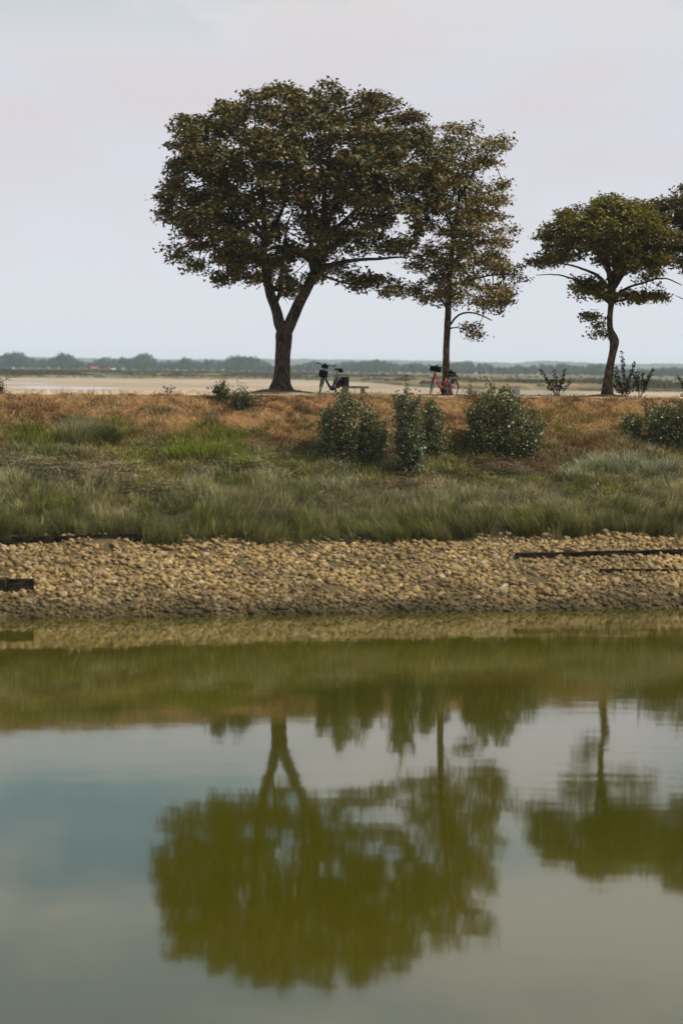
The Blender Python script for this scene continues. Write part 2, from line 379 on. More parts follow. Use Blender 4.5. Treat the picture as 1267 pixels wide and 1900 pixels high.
# wooded hills on the horizon
M['hill'] = noisy('wooded_hill', (.020, .032, .014), (.06, .075, .035), .02, 1, .6, 8, (1, 1, 1), .35, .65, dist=8)
hx = np.linspace(-1500, 1500, 900); rows = 14
px_ = 633.5 + hx/5200*F
top_px = np.interp(px_, [-200, 0, 60, 200, 330, 420, 520, 700, 880, 960, 1010, 1060, 1150, 1267, 1500], [16, 15, 14, 13.5, 13.5, 15, 17, 17.5, 16, 15, 20, 19, 15, 18, 18])
ht = HC + top_px/F*5200
V = []
for r_ in range(rows):
    tt = r_/(rows-1); s_ = math.sin(tt*math.pi/2)
    z = 1.5 + (ht-1.5)*s_ + (3.2*(fbm(hx*.05, hx*0+r_*.6, 81, 4)-.5) + 2.2*(vnoise(hx*.14, hx*0+r_*2.1, 85)-.5))*(tt > 0)
    V.append(np.stack([hx, np.full_like(hx, 4700+tt*700), z], -1))
V = np.array(V); n_ = len(hx); i = (np.arange(rows-1)[:, None]*n_+np.arange(n_-1)[None]).ravel()
V = np.concatenate([V.reshape(-1, 3), np.stack([hx, np.full_like(hx, 5900), np.full_like(hx, 1.)], -1)])
i = np.concatenate([i, (rows-1)*n_+np.arange(n_-1)])
tag(link('hills', npmesh('hills', V, np.full(len(i), 4), np.stack([i, i+1, i+n_+1, i+n_], 1), M['hill'], None, False)), 'low blue-grey wooded hills along the horizon', kind='structure')

# ================================================================ TREES
def rotm(nrm, yaw_vec):
    """matrices whose z axis = nrm and y axis ~ yaw_vec"""
    z = nrm/np.linalg.norm(nrm, axis=1, keepdims=True)
    y = yaw_vec - z*np.sum(z*yaw_vec, 1, keepdims=True); y /= np.linalg.norm(y, axis=1, keepdims=True)+1e-9
    x = np.cross(y, z); return np.stack([x, y, z], -1)
MAPLE = np.array([(0, 0, 0), (.26, .06, -.03), (.52, .30, -.08), (.24, .42, 0), (0, 1., -.12), (-.24, .42, 0), (-.52, .30, -.08), (-.26, .06, -.03)])
OVAL = np.array([(0, 0, 0), (.34, .3, .03), (.30, .72, .03), (0, 1, -.05), (-.30, .72, .03), (-.34, .3, .03)])
def leaves(name, P, size, cols, mt, shape, parent, up_bias=.9, droop=.35):
    n = len(P)
    nr_ = rng.normal(size=(n, 3)); nr_[:, 2] = np.abs(nr_[:, 2])*.6+up_bias
    yv = rng.normal(size=(n, 3)); yv[:, 2] -= droop*2
    Mx = rotm(nr_, yv)*size[:, None, None]
    k = len(shape)
    if shape is MAPLE: fs, fi = [4, 4, 4], [0, 1, 2, 3, 0, 3, 4, 5, 0, 5, 6, 7]
    else: fs, fi = [6], [0, 1, 2, 3, 4, 5]
    me = stamps(name, shape, fs, fi, Mx, P, mt, cols)
    return link(name, me, parent)
def inside(poly, x, y):
    c = np.zeros(len(x), bool); n = len(poly)
    for i in range(n):
        x1, y1 = poly[i]; x2, y2 = poly[(i+1) % n]
        if y1 == y2: continue
        k = (y1 > y) != (y2 > y)
        c ^= k & (x < (x2-x1)*(y-y1)/(y2-y1)+x1)
    return c
def edist(poly, x, y):
    d = np.full(len(x), 1e9)
    for i in range(len(poly)):
        a = np.array(poly[i], float); b = np.array(poly[(i+1) % len(poly)], float); ab = b-a
        t_ = np.clip(((x-a[0])*ab[0]+(y-a[1])*ab[1])/(ab@ab), 0, 1)
        d = np.minimum(d, np.hypot(x-a[0]-t_*ab[0], y-a[1]-t_*ab[1]))
    return d
def smooth_line(pts, step):
    pts = np.array(pts, float); out = []
    n = len(pts)
    for i in range(n-1):
        p0 = pts[max(i-1, 0)]; p1 = pts[i]; p2 = pts[i+1]; p3 = pts[min(i+2, n-1)]
        L_ = np.linalg.norm(p2[:3]-p1[:3]); k = max(1, int(round(L_/step)))
        for j in range(k):
            t_ = j/k
            out.append(.5*((2*p1)+(-p0+p2)*t_+(2*p0-5*p1+4*p2-p3)*t_*t_+(-p0+3*p1-3*p2+p3)*t_**3))
    out.append(pts[-1]); return np.array(out)
GATE = {}
def tree(name, label, group, Y0, trunk, limbs, lobes, half, Rpx, nclump, spacing, per, lpa, lsize, cA, cB, cC, barkm, seed, leafm, dead=0, flat=.5, cr=.55, wob=.09):
    """trunk/limbs: [(px,py,r_px,dy)], lobes: [(polygon, share, depth)]"""
    global rng
    rng = np.random.default_rng(seed)
    k_ = Y0/F
    def W(q): 
        p = at(q[0], q[1], Y0+q[3]); return [*p, q[2]*k_]
    tl = smooth_line([W(q) for q in trunk], .12)
    base = tl[0, :3].copy(); base[2] = float(bank_z(base[0], base[1]))
    root = empty(name, base); tag(root, label, 'tree', group)
    tl[0, 2] = base[2]-.15
    off = -base
    # trunk: fluted, flared at the foot
    tb = MB()
    rr = tl[:, 3].copy(); hgt = tl[:, 2]-base[2]; rr = rr*(1+.35*np.exp(-np.clip(hgt, 0, None)/.22))
    tb.tube(tl[:, :3]+off, rr, 20, True, wob, seed, lobes=.10*np.exp(-np.clip(hgt, 0, None)/.7))
    tb.build('trunk', barkm, root, True)
    nodes = []; par = []; rad = []
    def addline(l):
        st = len(nodes)
        if st: 
            d = np.linalg.norm(np.array(nodes)-l[0, :3], axis=1); pr = int(np.argmin(d))
        else: pr = -1
        for j, q in enumerate(l):
            nodes.append(q[:3].copy()); par.append(pr); rad.append(q[3]); pr = len(nodes)-1
    addline(tl[::2])
    ntr = len(nodes)
    for lb in limbs:
        l = smooth_line([W(q) for q in lb], .2)
        jit = np.cumsum(rng.normal(0, .012, (len(l), 3)), 0); l[:, :3] += jit
        addline(l)
    # big limbs built as tubes of their own
    # attractors in leafy clumps
    A = []; tint = []
    for poly, share, hd in lobes:
        xs_ = [q[0] for q in poly]; ys_ = [q[1] for q in poly]; nc_ = int(nclump*share); cent = []
        tries = 0
        while len(cent) < nc_ and tries < 60:
            tries += 1
            x = rng.uniform(min(xs_), max(xs_), 400); y = rng.uniform(min(ys_), max(ys_), 400)
            ok = inside(poly, x, y); x, y = x[ok], y[ok]
            d = edist(poly, x, y); e = np.clip(d/Rpx, 0, 1); th = hd*np.sqrt(1-(1-e)**2)+.15
            dy = rng.uniform(-1, 1, len(x)); dy = np.sign(dy)*np.abs(dy)**.75*th
            gt, gs, gy_ = GATE.get(seed, (0, .04, 0)); keep = (d > 3) & ((fbm(x*gs, y*gs, seed, 2) > gt) | (y < gy_))
            for xx, yy, dd in zip(x[keep], y[keep], dy[keep]):
                P = at(xx, yy, Y0+dd)
                if all((P[0]-c_[0])**2+(P[1]-c_[1])**2+((P[2]-c_[2])*1.5)**2 > spacing**2 for c_ in cent): cent.append(P)
                if len(cent) >= nc_: break
        for P in cent:
            m_ = rng.poisson(per)+3; v = rng.normal(size=(m_, 3)); v /= np.linalg.norm(v, axis=1, keepdims=True)
            v[:, 2] = np.abs(v[:, 2])*1.1-.25; r_ = cr*rng.uniform(.55, 1.25)
            a = P+v*np.array([r_, r_, r_*flat])*rng.uniform(.45, 1, (m_, 1))
            px, py = proj(a); ok = inside(poly, px, py) | (edist(poly, px, py) < 7)
            A.append(a[ok]); tint += [rng.uniform(0, 1)]*int(ok.sum())
    A = np.concatenate(A); tint = np.array(tint)
    # space colonisation
    nstart = len(nodes); nd = np.array(nodes); pr = list(par); rd = list(rad)
    dist = np.full(len(A), 1e9); near = np.zeros(len(A), int)
    def upd(s0):
        qx, qy = proj(nd[s0:]); el_ = np.zeros(len(qx), bool)
        for po_, _s, _h in lobes: el_ |= inside(po_, qx, qy) | (edist(po_, qx, qy) < 5)
        if s0: el_[:] = True
        global_d = np.linalg.norm(A[:, None, :]-(nd[s0:]+np.where(el_, 0, 1e4)[:, None])[None], axis=2); j = global_d.argmin(1); v = global_d[np.arange(len(A)), j]
        k = v < dist; dist[k] = v[k]; near[k] = j[k]+s0
    nd_start = max(0, int(ntr*.55))
    # keep low trunk from sprouting
    lowmask = 0
    upd(0)
    step = .24
    for it in range(90):
        act = dist > .42
        if not act.any(): break
        dirs = (A[act]-nd[near[act]]); dirs /= np.linalg.norm(dirs, axis=1, keepdims=True)
        us, inv = np.unique(near[act], return_inverse=True)
        acc = np.zeros((len(us), 3)); np.add.at(acc, inv, dirs)
        acc += rng.normal(0, .12, acc.shape)*np.bincount(inv)[:, None]**.5
        nrm_ = np.linalg.norm(acc, axis=1); acc /= nrm_[:, None]+1e-9
        s0 = len(nd); new = nd[us]+acc*step
        qx, qy = proj(new); okn = np.zeros(len(new), bool)
        for po_, _s, _h in lobes: okn |= inside(po_, qx, qy) | (edist(po_, qx, qy) < 14)
        new = new[okn]; us = us[okn]
        if not len(new): break
        nd = np.vstack([nd, new]); pr += list(us); rd += [0]*len(us); upd(s0)
        if len(nd) > 9000: break
    # twigs
    kq = dist < .55; A = A[kq]; near = near[kq]; tint = tint[kq]
    s0 = len(nd); nd = np.vstack([nd, A]); pr += list(near); rd += [0]*len(A)
    pr = np.array(pr); n = len(nd); cnt = np.zeros(n); child = [[] for _ in range(n)]
    for i_ in range(n):
        if pr[i_] >= 0: child[pr[i_]].append(i_)
    order = []; st = [i_ for i_ in range(n) if pr[i_] < 0]
    while st:
        q_ = st.pop(); order.append(q_); st += child[q_]
    for q_ in reversed(order):
        if not child[q_]: cnt[q_] = 1
        if pr[q_] >= 0: cnt[pr[q_]] += cnt[q_]
    r_ = .0052*cnt**.46
    rdd = np.array(rd, float); given = rdd > 0; r_[given] = np.maximum(rdd[given], 0)
    bb = MB(); lb_ = MB(); done = set()
    for q_ in order:
        for c_ in child[q_]:
            if q_ in done and False: continue
    heads = []
    maincd = {}
    for q_ in order:
        if child[q_]:
            g = [c for c in child[q_] if given[c]]
            mc = max(g or child[q_], key=lambda c: cnt[c]); maincd[q_] = mc
            heads += [(q_, c) for c in child[q_] if c != mc]
    root0 = [i_ for i_ in range(n) if pr[i_] < 0][0]
    for (q_, c) in heads:
        ch = [q_, c]
        while ch[-1] in maincd: ch.append(maincd[ch[-1]])
        pts = nd[ch]+off; rs = r_[ch].copy(); rs[0] = min(rs[0], rs[1]*1.25)
        for z_ in range(1, len(rs)): rs[z_] = min(rs[z_], rs[z_-1])
        mx = rs[1]
        if mx > .045: lb_.tube(pts, rs, 10, True, .07, c)
        elif mx > .012: bb.tube(pts, rs, 5, False)
        else: bb.tube(pts, rs, 3, False)
    # leader above the traced trunk
    ch = [root0]
    while ch[-1] in maincd: ch.append(maincd[ch[-1]])
    ch = [c for c in ch if c >= ntr-1]
    if len(ch) > 2: lb_.tube(nd[ch]+off, np.minimum(r_[ch], rad[ntr-1]), 10, True, .05, 5)
    if lb_.v: lb_.build('limb', barkm, root, True)
    bb.build('branches', barkm, root, True)
    # leaves
    thin = np.array([i_ for i_ in range(nstart, s0) if cnt[i_] <= 7]); A2 = np.vstack([A, nd[thin]])
    tint = np.concatenate([tint, rng.uniform(0, 1, len(thin))])
    k = rng.poisson(np.concatenate([np.full(len(A), lpa), np.full(len(thin), lpa*.45)])); Pi = np.repeat(np.arange(len(A2)), k)
    P = A2[Pi] + rng.normal(size=(len(Pi), 3))*np.array([.135, .135, .085])
    px, py = proj(P)
    size = rng.uniform(lsize[0], lsize[1], len(P)); tn = tint[np.minimum(Pi, len(tint)-1)]; h = rng.uniform(0, 1, len(P))
    col = lerp(np.tile(cA, (len(P), 1)), cB, tn*.75+h*.25); col = lerp(col, cC, np.where((h+tn*.35) > .92, .8, 0))
    col *= rng.uniform(.5, 1.5, (len(P), 1))
    leaves('crown', P+off, size, col, leafm, MAPLE, root)
    return root, len(P)

GATE.update({11: (.42, .034, 385), 23: (.42, .045, 0), 37: (.36, .05, 440)})
T1 = [(290,452),(303,425),(296,395),(296,350),(310,330),(316,300),(318,280),(312,240),(328,220),(350,218),(380,208),(415,195),(430,192),(455,177),(485,160),(510,153),(545,158),(580,154),(630,154),(665,164),(700,178),(740,197),(775,207),(795,237),(815,257),(830,290),(830,340),(818,390),(795,430),(762,465),(745,477),(715,474),(690,470),(655,482),(630,500),(615,520),(600,528),(585,522),(570,510),(560,530),(545,553),(525,543),(505,515),(475,530),(452,540),(430,520),(395,532),(385,515),(350,510),(325,500),(300,488),(310,470)]
T1b = [(635,508),(660,514),(690,516),(735,524),(748,540),(735,552),(700,548),(665,540),(640,530)]
BR, GR, RD = np.array([.108, .088, .023]), np.array([.058, .070, .012]), np.array([.16, .088, .036])
t1, nl1 = tree('sycamore_tree', 'large broad sycamore with forked trunk and dark olive-brown round crown, left of the row', 'trees in a row along the bank top', T1Y,
    [(521,727,17.5,0),(522,705,15,0),(524,670,14,0),(526,640,14.5,0),(527,618,15,0),(527,610,12,0)],
    [[(526,625,11,0),(519,600,10.5,0),(513,575,9.5,0),(505,545,9.2,.1),(497,512,8.2,.2),(492,480,7,.3),(492,440,6,.4),(490,400,5,.5),(486,350,3.6,.6),(476,290,2.2,.6),(470,230,1.2,.5)],
     [(526,628,12,0),(538,600,11.5,0),(550,570,10.8,0),(565,542,10,-.1),(582,512,9,-.2),(592,480,8.5,-.2),(597,440,7.5,-.1),(600,400,6.5,0),(603,350,4.5,.2),(610,290,3.2,.3),(618,220,1.8,.3)],
     [(510,565,5,0),(517,540,3.6,.2),(518,500,3,.5),(523,455,2.4,.9),(535,400,1.6,1.3)],
     [(585,508,6,-.2),(574,480,4.6,-.6),(574,440,4.2,-1),(570,390,3.2,-1.5),(560,320,2,-2)],
     [(588,500,6,-.2),(612,492,4.4,-.4),(650,484,3.4,-.6),(700,480,2.6,-.8),(748,478,1.6,-.9)],
     [(590,508,4,0),(608,515,2.4,.3),(628,524,2,.5),(655,528,1.5,.6),(690,531,1.1,.6),(725,535,.8,.6)],
     [(497,505,5,.2),(472,468,3.4,0),(430,446,2.6,-.3),(380,438,1.8,-.6),(330,440,1.1,-.8)],
     [(596,452,5,-.1),(640,412,4,.3),(690,362,3,.7),(742,312,2,1)],
     [(492,435,4.5,.4),(450,385,3.2,.9),(410,325,2.3,1.4),(380,260,1.4,1.6)],
     [(598,440,5,-.1),(585,400,3.5,-1.2),(560,350,2.6,-2.4),(540,280,1.6,-3)],
     [(600,420,5,0),(630,370,3.6,1.3),(660,310,2.6,2.3),(690,240,1.6,2.7)],
     [(491,460,4.5,.3),(520,400,3,1.6),(530,330,2.2,2.5),(520,260,1.4,3)],
     [(490,445,4.2,.4),(455,420,3,-1),(420,370,2.2,-2.2),(390,310,1.4,-2.6)],
     [(594,470,5,-.2),(640,440,3.5,-1.5),(700,410,2.5,-2),(770,380,1.5,-2)]],
    [(T1, .96, 4.3), (T1b, .04, .9)], 4.3, 150, 540, .60, 9, 11, (.10, .185), BR*.95, GR, RD, M['bark'], 11, M['leaf'], flat=.7)
T2 = [(816,262),(824,228),(836,219),(848,232),(852,266),(861,240),(868,222),(880,248),(888,216),(900,215),(906,252),(918,238),(935,246),(946,268),(932,298),(906,320),(892,350),(908,354),(922,334),(936,338),(950,368),(944,395),(926,402),(950,420),(970,444),(958,464),(926,474),(948,490),(976,502),(972,520),(940,534),(950,555),(960,576),(938,593),(905,582),(875,566),(850,562),(838,580),(825,575),(800,590),(775,572),(755,552),(735,545),(745,530),(775,532),(800,520),(770,508),(752,500),(765,480),(780,455),(790,420),(795,380),(800,340),(808,300)]
T2b = [(858,612),(878,604),(895,612),(890,628),(872,630)]
t2, nl2 = tree('sycamore_tree', 'slender upright tree with straight single trunk behind the red bicycle, crown turning rusty', 'trees in a row along the bank top', T2Y,
    [(828,731,8,0),(827,710,7,0),(827,680,6.4,0),(828,640,6,0),(830,600,6,0),(832,560,5.6,0),(834,520,5.2,0),(837,480,4.8,0),(842,430,4.2,0)],
    [[(841,435,4.2,0),(850,380,3.4,0),(860,320,2.4,0),(872,260,1.4,0),(880,225,.8,0)],
     [(831,606,3,0),(838,596,2.2,-.2),(852,582,1.9,-.4),(880,578,1.5,-.6),(912,590,1,-.7)],
     [(829,612,2,0),(845,607,1.1,-.2),(860,612,.8,-.3),(882,616,.6,-.4)],
     [(831,585,2.8,0),(822,562,1.9,.3),(800,545,1.4,.6),(760,536,1,.8)],
     [(835,500,2.8,0),(815,480,2,.4),(790,460,1.4,.8)],
     [(836,490,3,0),(870,460,2.2,-.5),(920,445,1.5,-.9),(955,448,.9,-1)],
     [(834,530,3,0),(870,520,2.2,.4),(920,512,1.5,.8),(960,508,.9,1)],
     [(843,420,3,0),(880,370,2,.7),(930,350,1.2,1)],
     [(842,425,3,0),(820,370,2,-.8),(818,300,1.4,-1),(835,235,.8,-.6)],
     [(850,380,2.8,0),(880,320,2,-.7),(925,265,1.1,-.8)]],
    [(T2, .98, 2.3), (T2b, .02, .3)], 2.3, 80, 175, .56, 8, 10, (.08, .155), BR*1.45, GR*1.5, np.array([.22, .09, .04]), M['bark_red'], 23, M['leaf'])
T3 = [(986,495),(990,475),(1005,455),(1005,435),(1030,410),(1040,395),(1060,385),(1080,387),(1100,370),(1118,365),(1150,365),(1185,380),(1222,386),(1248,420),(1262,450),(1250,478),(1235,498),(1215,512),(1190,522),(1165,515),(1140,500),(1110,485),(1085,478),(1060,478),(1040,495),(1015,502)]
T3b = [(1068,520),(1085,514),(1110,515),(1122,535),(1126,560),(1105,556),(1085,552),(1070,545)]
T3c = [(1142,545),(1160,538),(1190,538),(1215,540),(1234,555),(1215,563),(1185,568),(1160,562),(1143,568)]
T3d = [(1088,582),(1100,580),(1120,598),(1123,622),(1112,628),(1096,618)]
Y3, G3 = np.array([.165, .15, .018]), np.array([.058, .070, .010])
t3, nl3 = tree('sycamore_tree', 'small umbrella-shaped tree with bulging crooked trunk and yellow-green crown at the right', 'trees in a row along the bank top', T3Y,
    [(1125,727,9.5,0),(1127,705,8.3,0),(1131,680,7.2,0),(1135,660,6.8,0),(1138,645,7.4,0),(1139,634,8.6,0),(1136,624,8.0,0),(1131,608,5.6,0),(1131,585,5.2,0),(1133,565,5.6,0),(1135,548,6.4,0),(1134,530,6,0)],
    [[(1134,535,6,0),(1127,500,4.6,0),(1115,468,3.6,.2),(1102,430,2.4,.5),(1095,395,1.3,.6)],
     [(1135,532,6,0),(1143,495,4.8,-.1),(1149,450,3.8,-.2),(1152,405,2,-.2)],
     [(1136,535,6,0),(1162,498,4.2,-.2),(1188,465,3,-.6),(1215,430,1.6,-.9)],
     [(1133,540,4.5,0),(1112,515,3.2,-.3),(1085,500,2.4,-.6),(1050,490,1.5,-1),(1010,485,.9,-1.2)],
     [(1130,560,4,0),(1108,545,2.6,.3),(1085,525,2,.5),(1055,514,1.5,.7),(1022,508,1,.9),(998,512,.6,1)],
     [(1137,555,4,0),(1160,535,2.4,.3),(1195,522,1.9,.5),(1235,516,1.4,.6),(1268,530,.8,.6)],
     [(1136,560,3,0),(1170,552,1.6,-.3),(1215,552,1,-.5)],
     [(1131,580,2,0),(1118,600,.9,.1),(1102,592,.6,.1)],
     [(1134,525,5,0),(1125,480,3.6,1),(1120,430,2.4,1.8),(1115,395,1.3,2)],
     [(1135,520,5,0),(1155,480,3.6,1.1),(1175,440,2.4,1.9),(1185,400,1.2,2)],
     [(1134,525,5,0),(1120,490,3.4,-1.1),(1090,450,2.4,-1.8),(1060,420,1.2,-2)],
     [(1136,525,5,0),(1165,480,3.2,-1.3),(1195,445,2.2,-1.9),(1210,410,1.1,-2)]],
    [(T3, .86, 3.0), (T3b, .06, .8), (T3c, .06, .9), (T3d, .02, .35)], 2.8, 75, 215, .52, 9, 11, (.09, .16), Y3, G3, np.array([.13, .08, .02]), M['bark_red'], 37, M['leaf_green'], flat=.38)
T4 = [(1206,388),(1225,366),(1250,352),(1300,330),(1360,345),(1410,400),(1430,470),(1400,510),(1350,520),(1300,512),(1250,498),(1244,470),(1262,440),(1240,400)]
t4, nl4 = tree('sycamore_tree', 'dark olive tree cut off by the right edge of the photo', 'trees in a row along the bank top', T4Y,
    [(1350,737,11,0),(1349,680,8.5,0),(1346,620,8,0),(1340,560,7.5,0)],
    [[(1341,565,6,0),(1325,500,4.5,0),(1300,440,3,0),(1280,390,1.6,0)],
     [(1341,560,6,0),(1350,490,4.5,.6),(1360,420,3,.8),(1362,370,1.4,1)],
     [(1342,575,4,0),(1300,552,2,-.3),(1272,557,1.2,-.4),(1250,549,.5,-.5)],
     [(1338,560,4,0),(1300,520,2.6,.5),(1262,490,1.6,.8)],
     [(1341,560,5,0),(1330,490,4,-.9),(1320,420,2.4,-1.6)]],
    [(T4, 1, 2.4)], 2.4, 75, 150, .52, 9, 11, (.09, .16), BR, GR, RD*.9, M['bark'], 41, M['leaf'])

# ================================================================ FAR TREE LINE
rng = np.random.default_rng(5)
def far_tree_mesh(seed, wide, tall, green, spire=0):
    r = np.random.default_rng(seed); V = []; Fs = []; cols = []
    nb = int(15+wide*1.5)
    ico = []
    # clumps of leafy shells of small faces around a crown volume, unit height
    n = 900
    cents = r.uniform(-1, 1, (nb, 3)); cents /= np.maximum(1, np.linalg.norm(cents, axis=1))[:, None]
    cents = cents*np.array([wide*.36, wide*.36, tall*.36]); cents[:, 2] += tall*.55
    if spire: cents[:, :2] *= np.clip(1.4-cents[:, 2:3]/tall, .15, 1)
    which = r.integers(0, nb, n); v = r.normal(size=(n, 3)); v /= np.linalg.norm(v, axis=1, keepdims=True)
    rad = r.uniform(.14, .26, nb)*min(wide, tall)
    P = cents[which]+v*rad[which][:, None]
    P[:, 2] = np.clip(P[:, 2], .2, None)
    nr_ = v+r.normal(0, .35, v.shape); Mx = rotm(nr_, r.normal(size=(n, 3)))*r.uniform(.5, 1.0, n)[:, None, None]
    T = np.array([(-.6, -.5, 0), (.5, -.6, .1), (.65, .5, 0), (-.1, .8, .12), (-.7, .3, 0)])
    shade = r.uniform(.75, 1.25, nb)[which][:, None]*r.uniform(.8, 1.2, (n, 1)); cc = np.array(green)*shade
    Vs = (np.einsum('nij,kj->nki', Mx, T)+P[:, None]).reshape(-1, 3)
    k = len(T); idx = (np.arange(n*k)); sz = np.full(n, k)
    # trunk
    a = np.array([(math.cos(q)*.35, math.sin(q)*.35, z) for z in (-.5, tall*.5) for q in np.arange(6)*math.pi/3])
    ti = np.array([(i_, (i_+1) % 6, 6+(i_+1) % 6, 6+i_) for i_ in range(6)])+len(Vs)
    Vs = np.vstack([Vs, a]); idx = np.concatenate([idx, ti.ravel()]); sz = np.concatenate([sz, np.full(6, 4)])
    col = np.vstack([np.repeat(cc, k, 0), np.tile([.03, .025, .018], (12, 1))])
    return npmesh('distant_tree', Vs, sz, idx, M['farleaf'], col)
M['farleaf'] = leafmat('far_leaf', .12, .9, spec=.05)
kinds = [(11, 13), (14, 12), (17, 11), (9, 14), (20, 12), (13, 9), (24, 10)]
greens = [(.038, .058, .022), (.045, .062, .024), (.052, .07, .026), (.033, .05, .022)]
fm = [(far_tree_mesh(100+i_, w_, h_, greens[i_ % 4]), w_, h_) for i_, (w_, h_) in enumerate(kinds)]
poplar = (far_tree_mesh(150, 4.5, 16, greens[0], 1), 4.5, 16)
bright = (far_tree_mesh(151, 15, 14, (.085, .105, .028)), 15, 14)
def put_far(px, toppx, Y, src, label, group='trees of the distant tree line,', wide=None):
    me, w_, h_ = src; hy_ = 676+16.6*px/1267
    z = HC+(hy_-toppx)/F*Y; zb = 2.7; x = (px-633.5)/F*Y
    o = link('distant_tree', me, None, (x, Y, zb)); s_ = (z-zb)/h_*1.02
    sx = (wide/F*Y/w_) if wide else s_*rng.uniform(.9, 1.15)
    o.scale = (sx, sx, s_); o.rotation_euler.z = rng.uniform(0, 6.28)
    if label in (GLa, GLb, GLc):
        sg = [q_ for q_ in SEGS if q_[0] <= px < q_[1]][0][2]; label += ' ' + sg; group += ' ' + sg
    tag(o, label, 'tree', group); return o
SEGS = [(-999, 165, 'left of the red roofs'), (165, 330, 'near the red roofs'), (330, 521, 'left of the forked trunk'), (521, 675, 'right of the forked trunk'), (675, 828, 'left of the slender trunk'), (828, 980, 'right of the slender trunk'), (980, 1132, 'left of the crooked trunk'), (1132, 9999, 'right of the crooked trunk')]
GLa = 'bushy dark tree of the hazy distant tree line,'; GLb = 'low rounded tree at the far marsh edge,'; GLc = 'pale hazy tree behind the distant tree line,'
# skyline read from the photo: (px, top y)
SKP = [0, 10, 30, 45, 60, 85, 100, 112, 125, 140, 160, 178, 195, 205, 215, 235, 245, 262, 275, 290, 310, 330, 343, 355, 375, 395, 410, 425, 440, 455, 468, 480, 500, 550, 572, 590, 610, 650, 690, 720, 740, 760, 790, 800, 830, 860, 890, 905, 925, 950, 975, 1010, 1030, 1060, 1080, 1110, 1130, 1155, 1190, 1215, 1235, 1267]
SKY_ = [663, 658, 657, 660, 665, 668, 664, 658, 660, 667, 671, 668, 664, 666, 669, 661, 664, 660, 661, 673, 670, 672, 665, 671, 670, 668, 670, 664, 661, 661, 663, 672, 676, 676, 669, 672, 676, 672, 669, 671, 676, 672, 679, 678, 674, 672, 674, 677, 684, 677, 682, 676, 675, 679, 678, 677, 682, 684, 688, 681, 682, 684]
px = -200; k = 0
GL = GLa
while px < 1470:
    ty = float(np.interp(px, SKP, SKY_))+rng.uniform(-.5, 3)
    Y = rng.uniform(1950, 2150); put_far(px, ty, Y, fm[rng.integers(0, 7)], GL); px += rng.uniform(9, 14); k += 1
px = -200
GL2 = GLb
while px < 1470:
    hy_ = 676+16.6*px/1267; Y = rng.uniform(1750, 1880)
    put_far(px, hy_-rng.uniform(.5, 6.5), Y, fm[rng.integers(1, 7)], GL2, 'low trees at the far marsh edge,'); px += rng.uniform(13, 19); k += 1
px = -200
GL3 = GLc
while px < 1470:
    ty = float(np.interp(px, SKP, SKY_))+rng.uniform(1.5, 6)
    put_far(px, ty, rng.uniform(2600, 2900), fm[rng.integers(0, 7)], GL3, 'hazy trees behind the tree line,'); px += rng.uniform(14, 20)
put_far(267, 657.5, 1900, bright, 'tall yellow-green tree standing out of the distant tree line right of the white gable', None)
put_far(118, 656.5, 1900, fm[0], 'tall round dark tree rising over the distant line left of the red roofs', None, 30)
put_far(27, 656, 1920, fm[1], 'broad high dark tree at the left end of the distant tree line', None, 44)
put_far(343, 664.5, 1900, fm[0], 'round dark tree rising alone from the low part of the distant line', None, 19)
for px_, ty_ in ((380, 664), (429, 661), (441, 661), (449, 660)): put_far(px_, ty_, 1900, poplar, 'narrow pointed tree sticking up from the distant tree line', 'pointed trees of the distant line')
put_far(462, 662, 1900, fm[3], 'dense upright tree at the right end of the tall distant clump', None, 15)

# cottages at the edge of the far trees
def cottage(px, Y, wpx, hpx, roofc, wallc, label, gable=False, name='cottage'):
    hy_ = 676+16.6*px/1267; W_ = wpx/F*Y; H_ = hpx/F*Y; D_ = W_*.7; x = (px-633.5)/F*Y
    rt_ = empty(name, (x, Y, 2.75)); tag(rt_, label, 'house')
    if gable: rt_.rotation_euler.z = R(80)
    wh = H_*.45
    MB().box((0, 0, wh/2), (W_, D_, wh)).build('wall', noisy('wall_'+name, wallc, tuple(c*.9 for c in wallc), 1, .9, 0), rt_)
    rr = noisy('roof_'+name, roofc, tuple(c*.75 for c in roofc), 2, .9, 0); r_ = MB()
    a, d, e = W_/2+.3, D_/2+.4, H_
    r_.add([(-a, -d, wh), (a, -d, wh), (a, d, wh), (-a, d, wh), (-a, 0, e), (a, 0, e)], [(0, 1, 5, 4), (2, 3, 4, 5), (0, 3, 2, 1)]); ro = r_.build('roof', rr, rt_)
    MB().add([(-a+.3, -d+.4, wh), (-a+.3, d-.4, wh), (-a+.3, 0, e-.25)], [(0, 1, 2)]).add([(a-.3, -d+.4, wh), (a-.3, d-.4, wh), (a-.3, 0, e-.25)], [(0, 2, 1)]).build('gable', rt_.children[0].data.materials[0], rt_)
    MB().box((W_*.3, 0, e+.2), (.7, .7, 1.6)).build('chimney', rr, ro)
    wi = mat('window_dark', (.02, .02, .025), .2)[0]
    for k_ in (-.28, 0, .28): MB().box((W_*k_, -D_/2-.03, wh*.55), (W_*.09, .08, wh*.4)).build('window', wi, rt_)
cottage(174, 1700, 13, 7, (.26, .08, .055), (.42, .16, .12), 'long low red-roofed house in the distant tree line')
cottage(200, 1700, 5, 6, (.42, .06, .035), (.75, .75, .72), 'tiny white house with a steep bright red roof beside the red-roofed house', True)
cottage(208, 1690, 7, 3.5, (.5, .52, .52), (.7, .7, .68), 'low pale grey shed right of the tiny red-roofed white house')
cottage(225, 1700, 6, 5, (.25, .26, .28), (.8, .8, .78), 'white gabled cottage with grey roof under the distant trees', True)
cottage(23, 1600, 4.5, 2.4, (.6, .6, .58), (.75, .75, .73), 'small white hut alone on the marsh edge at the far left')
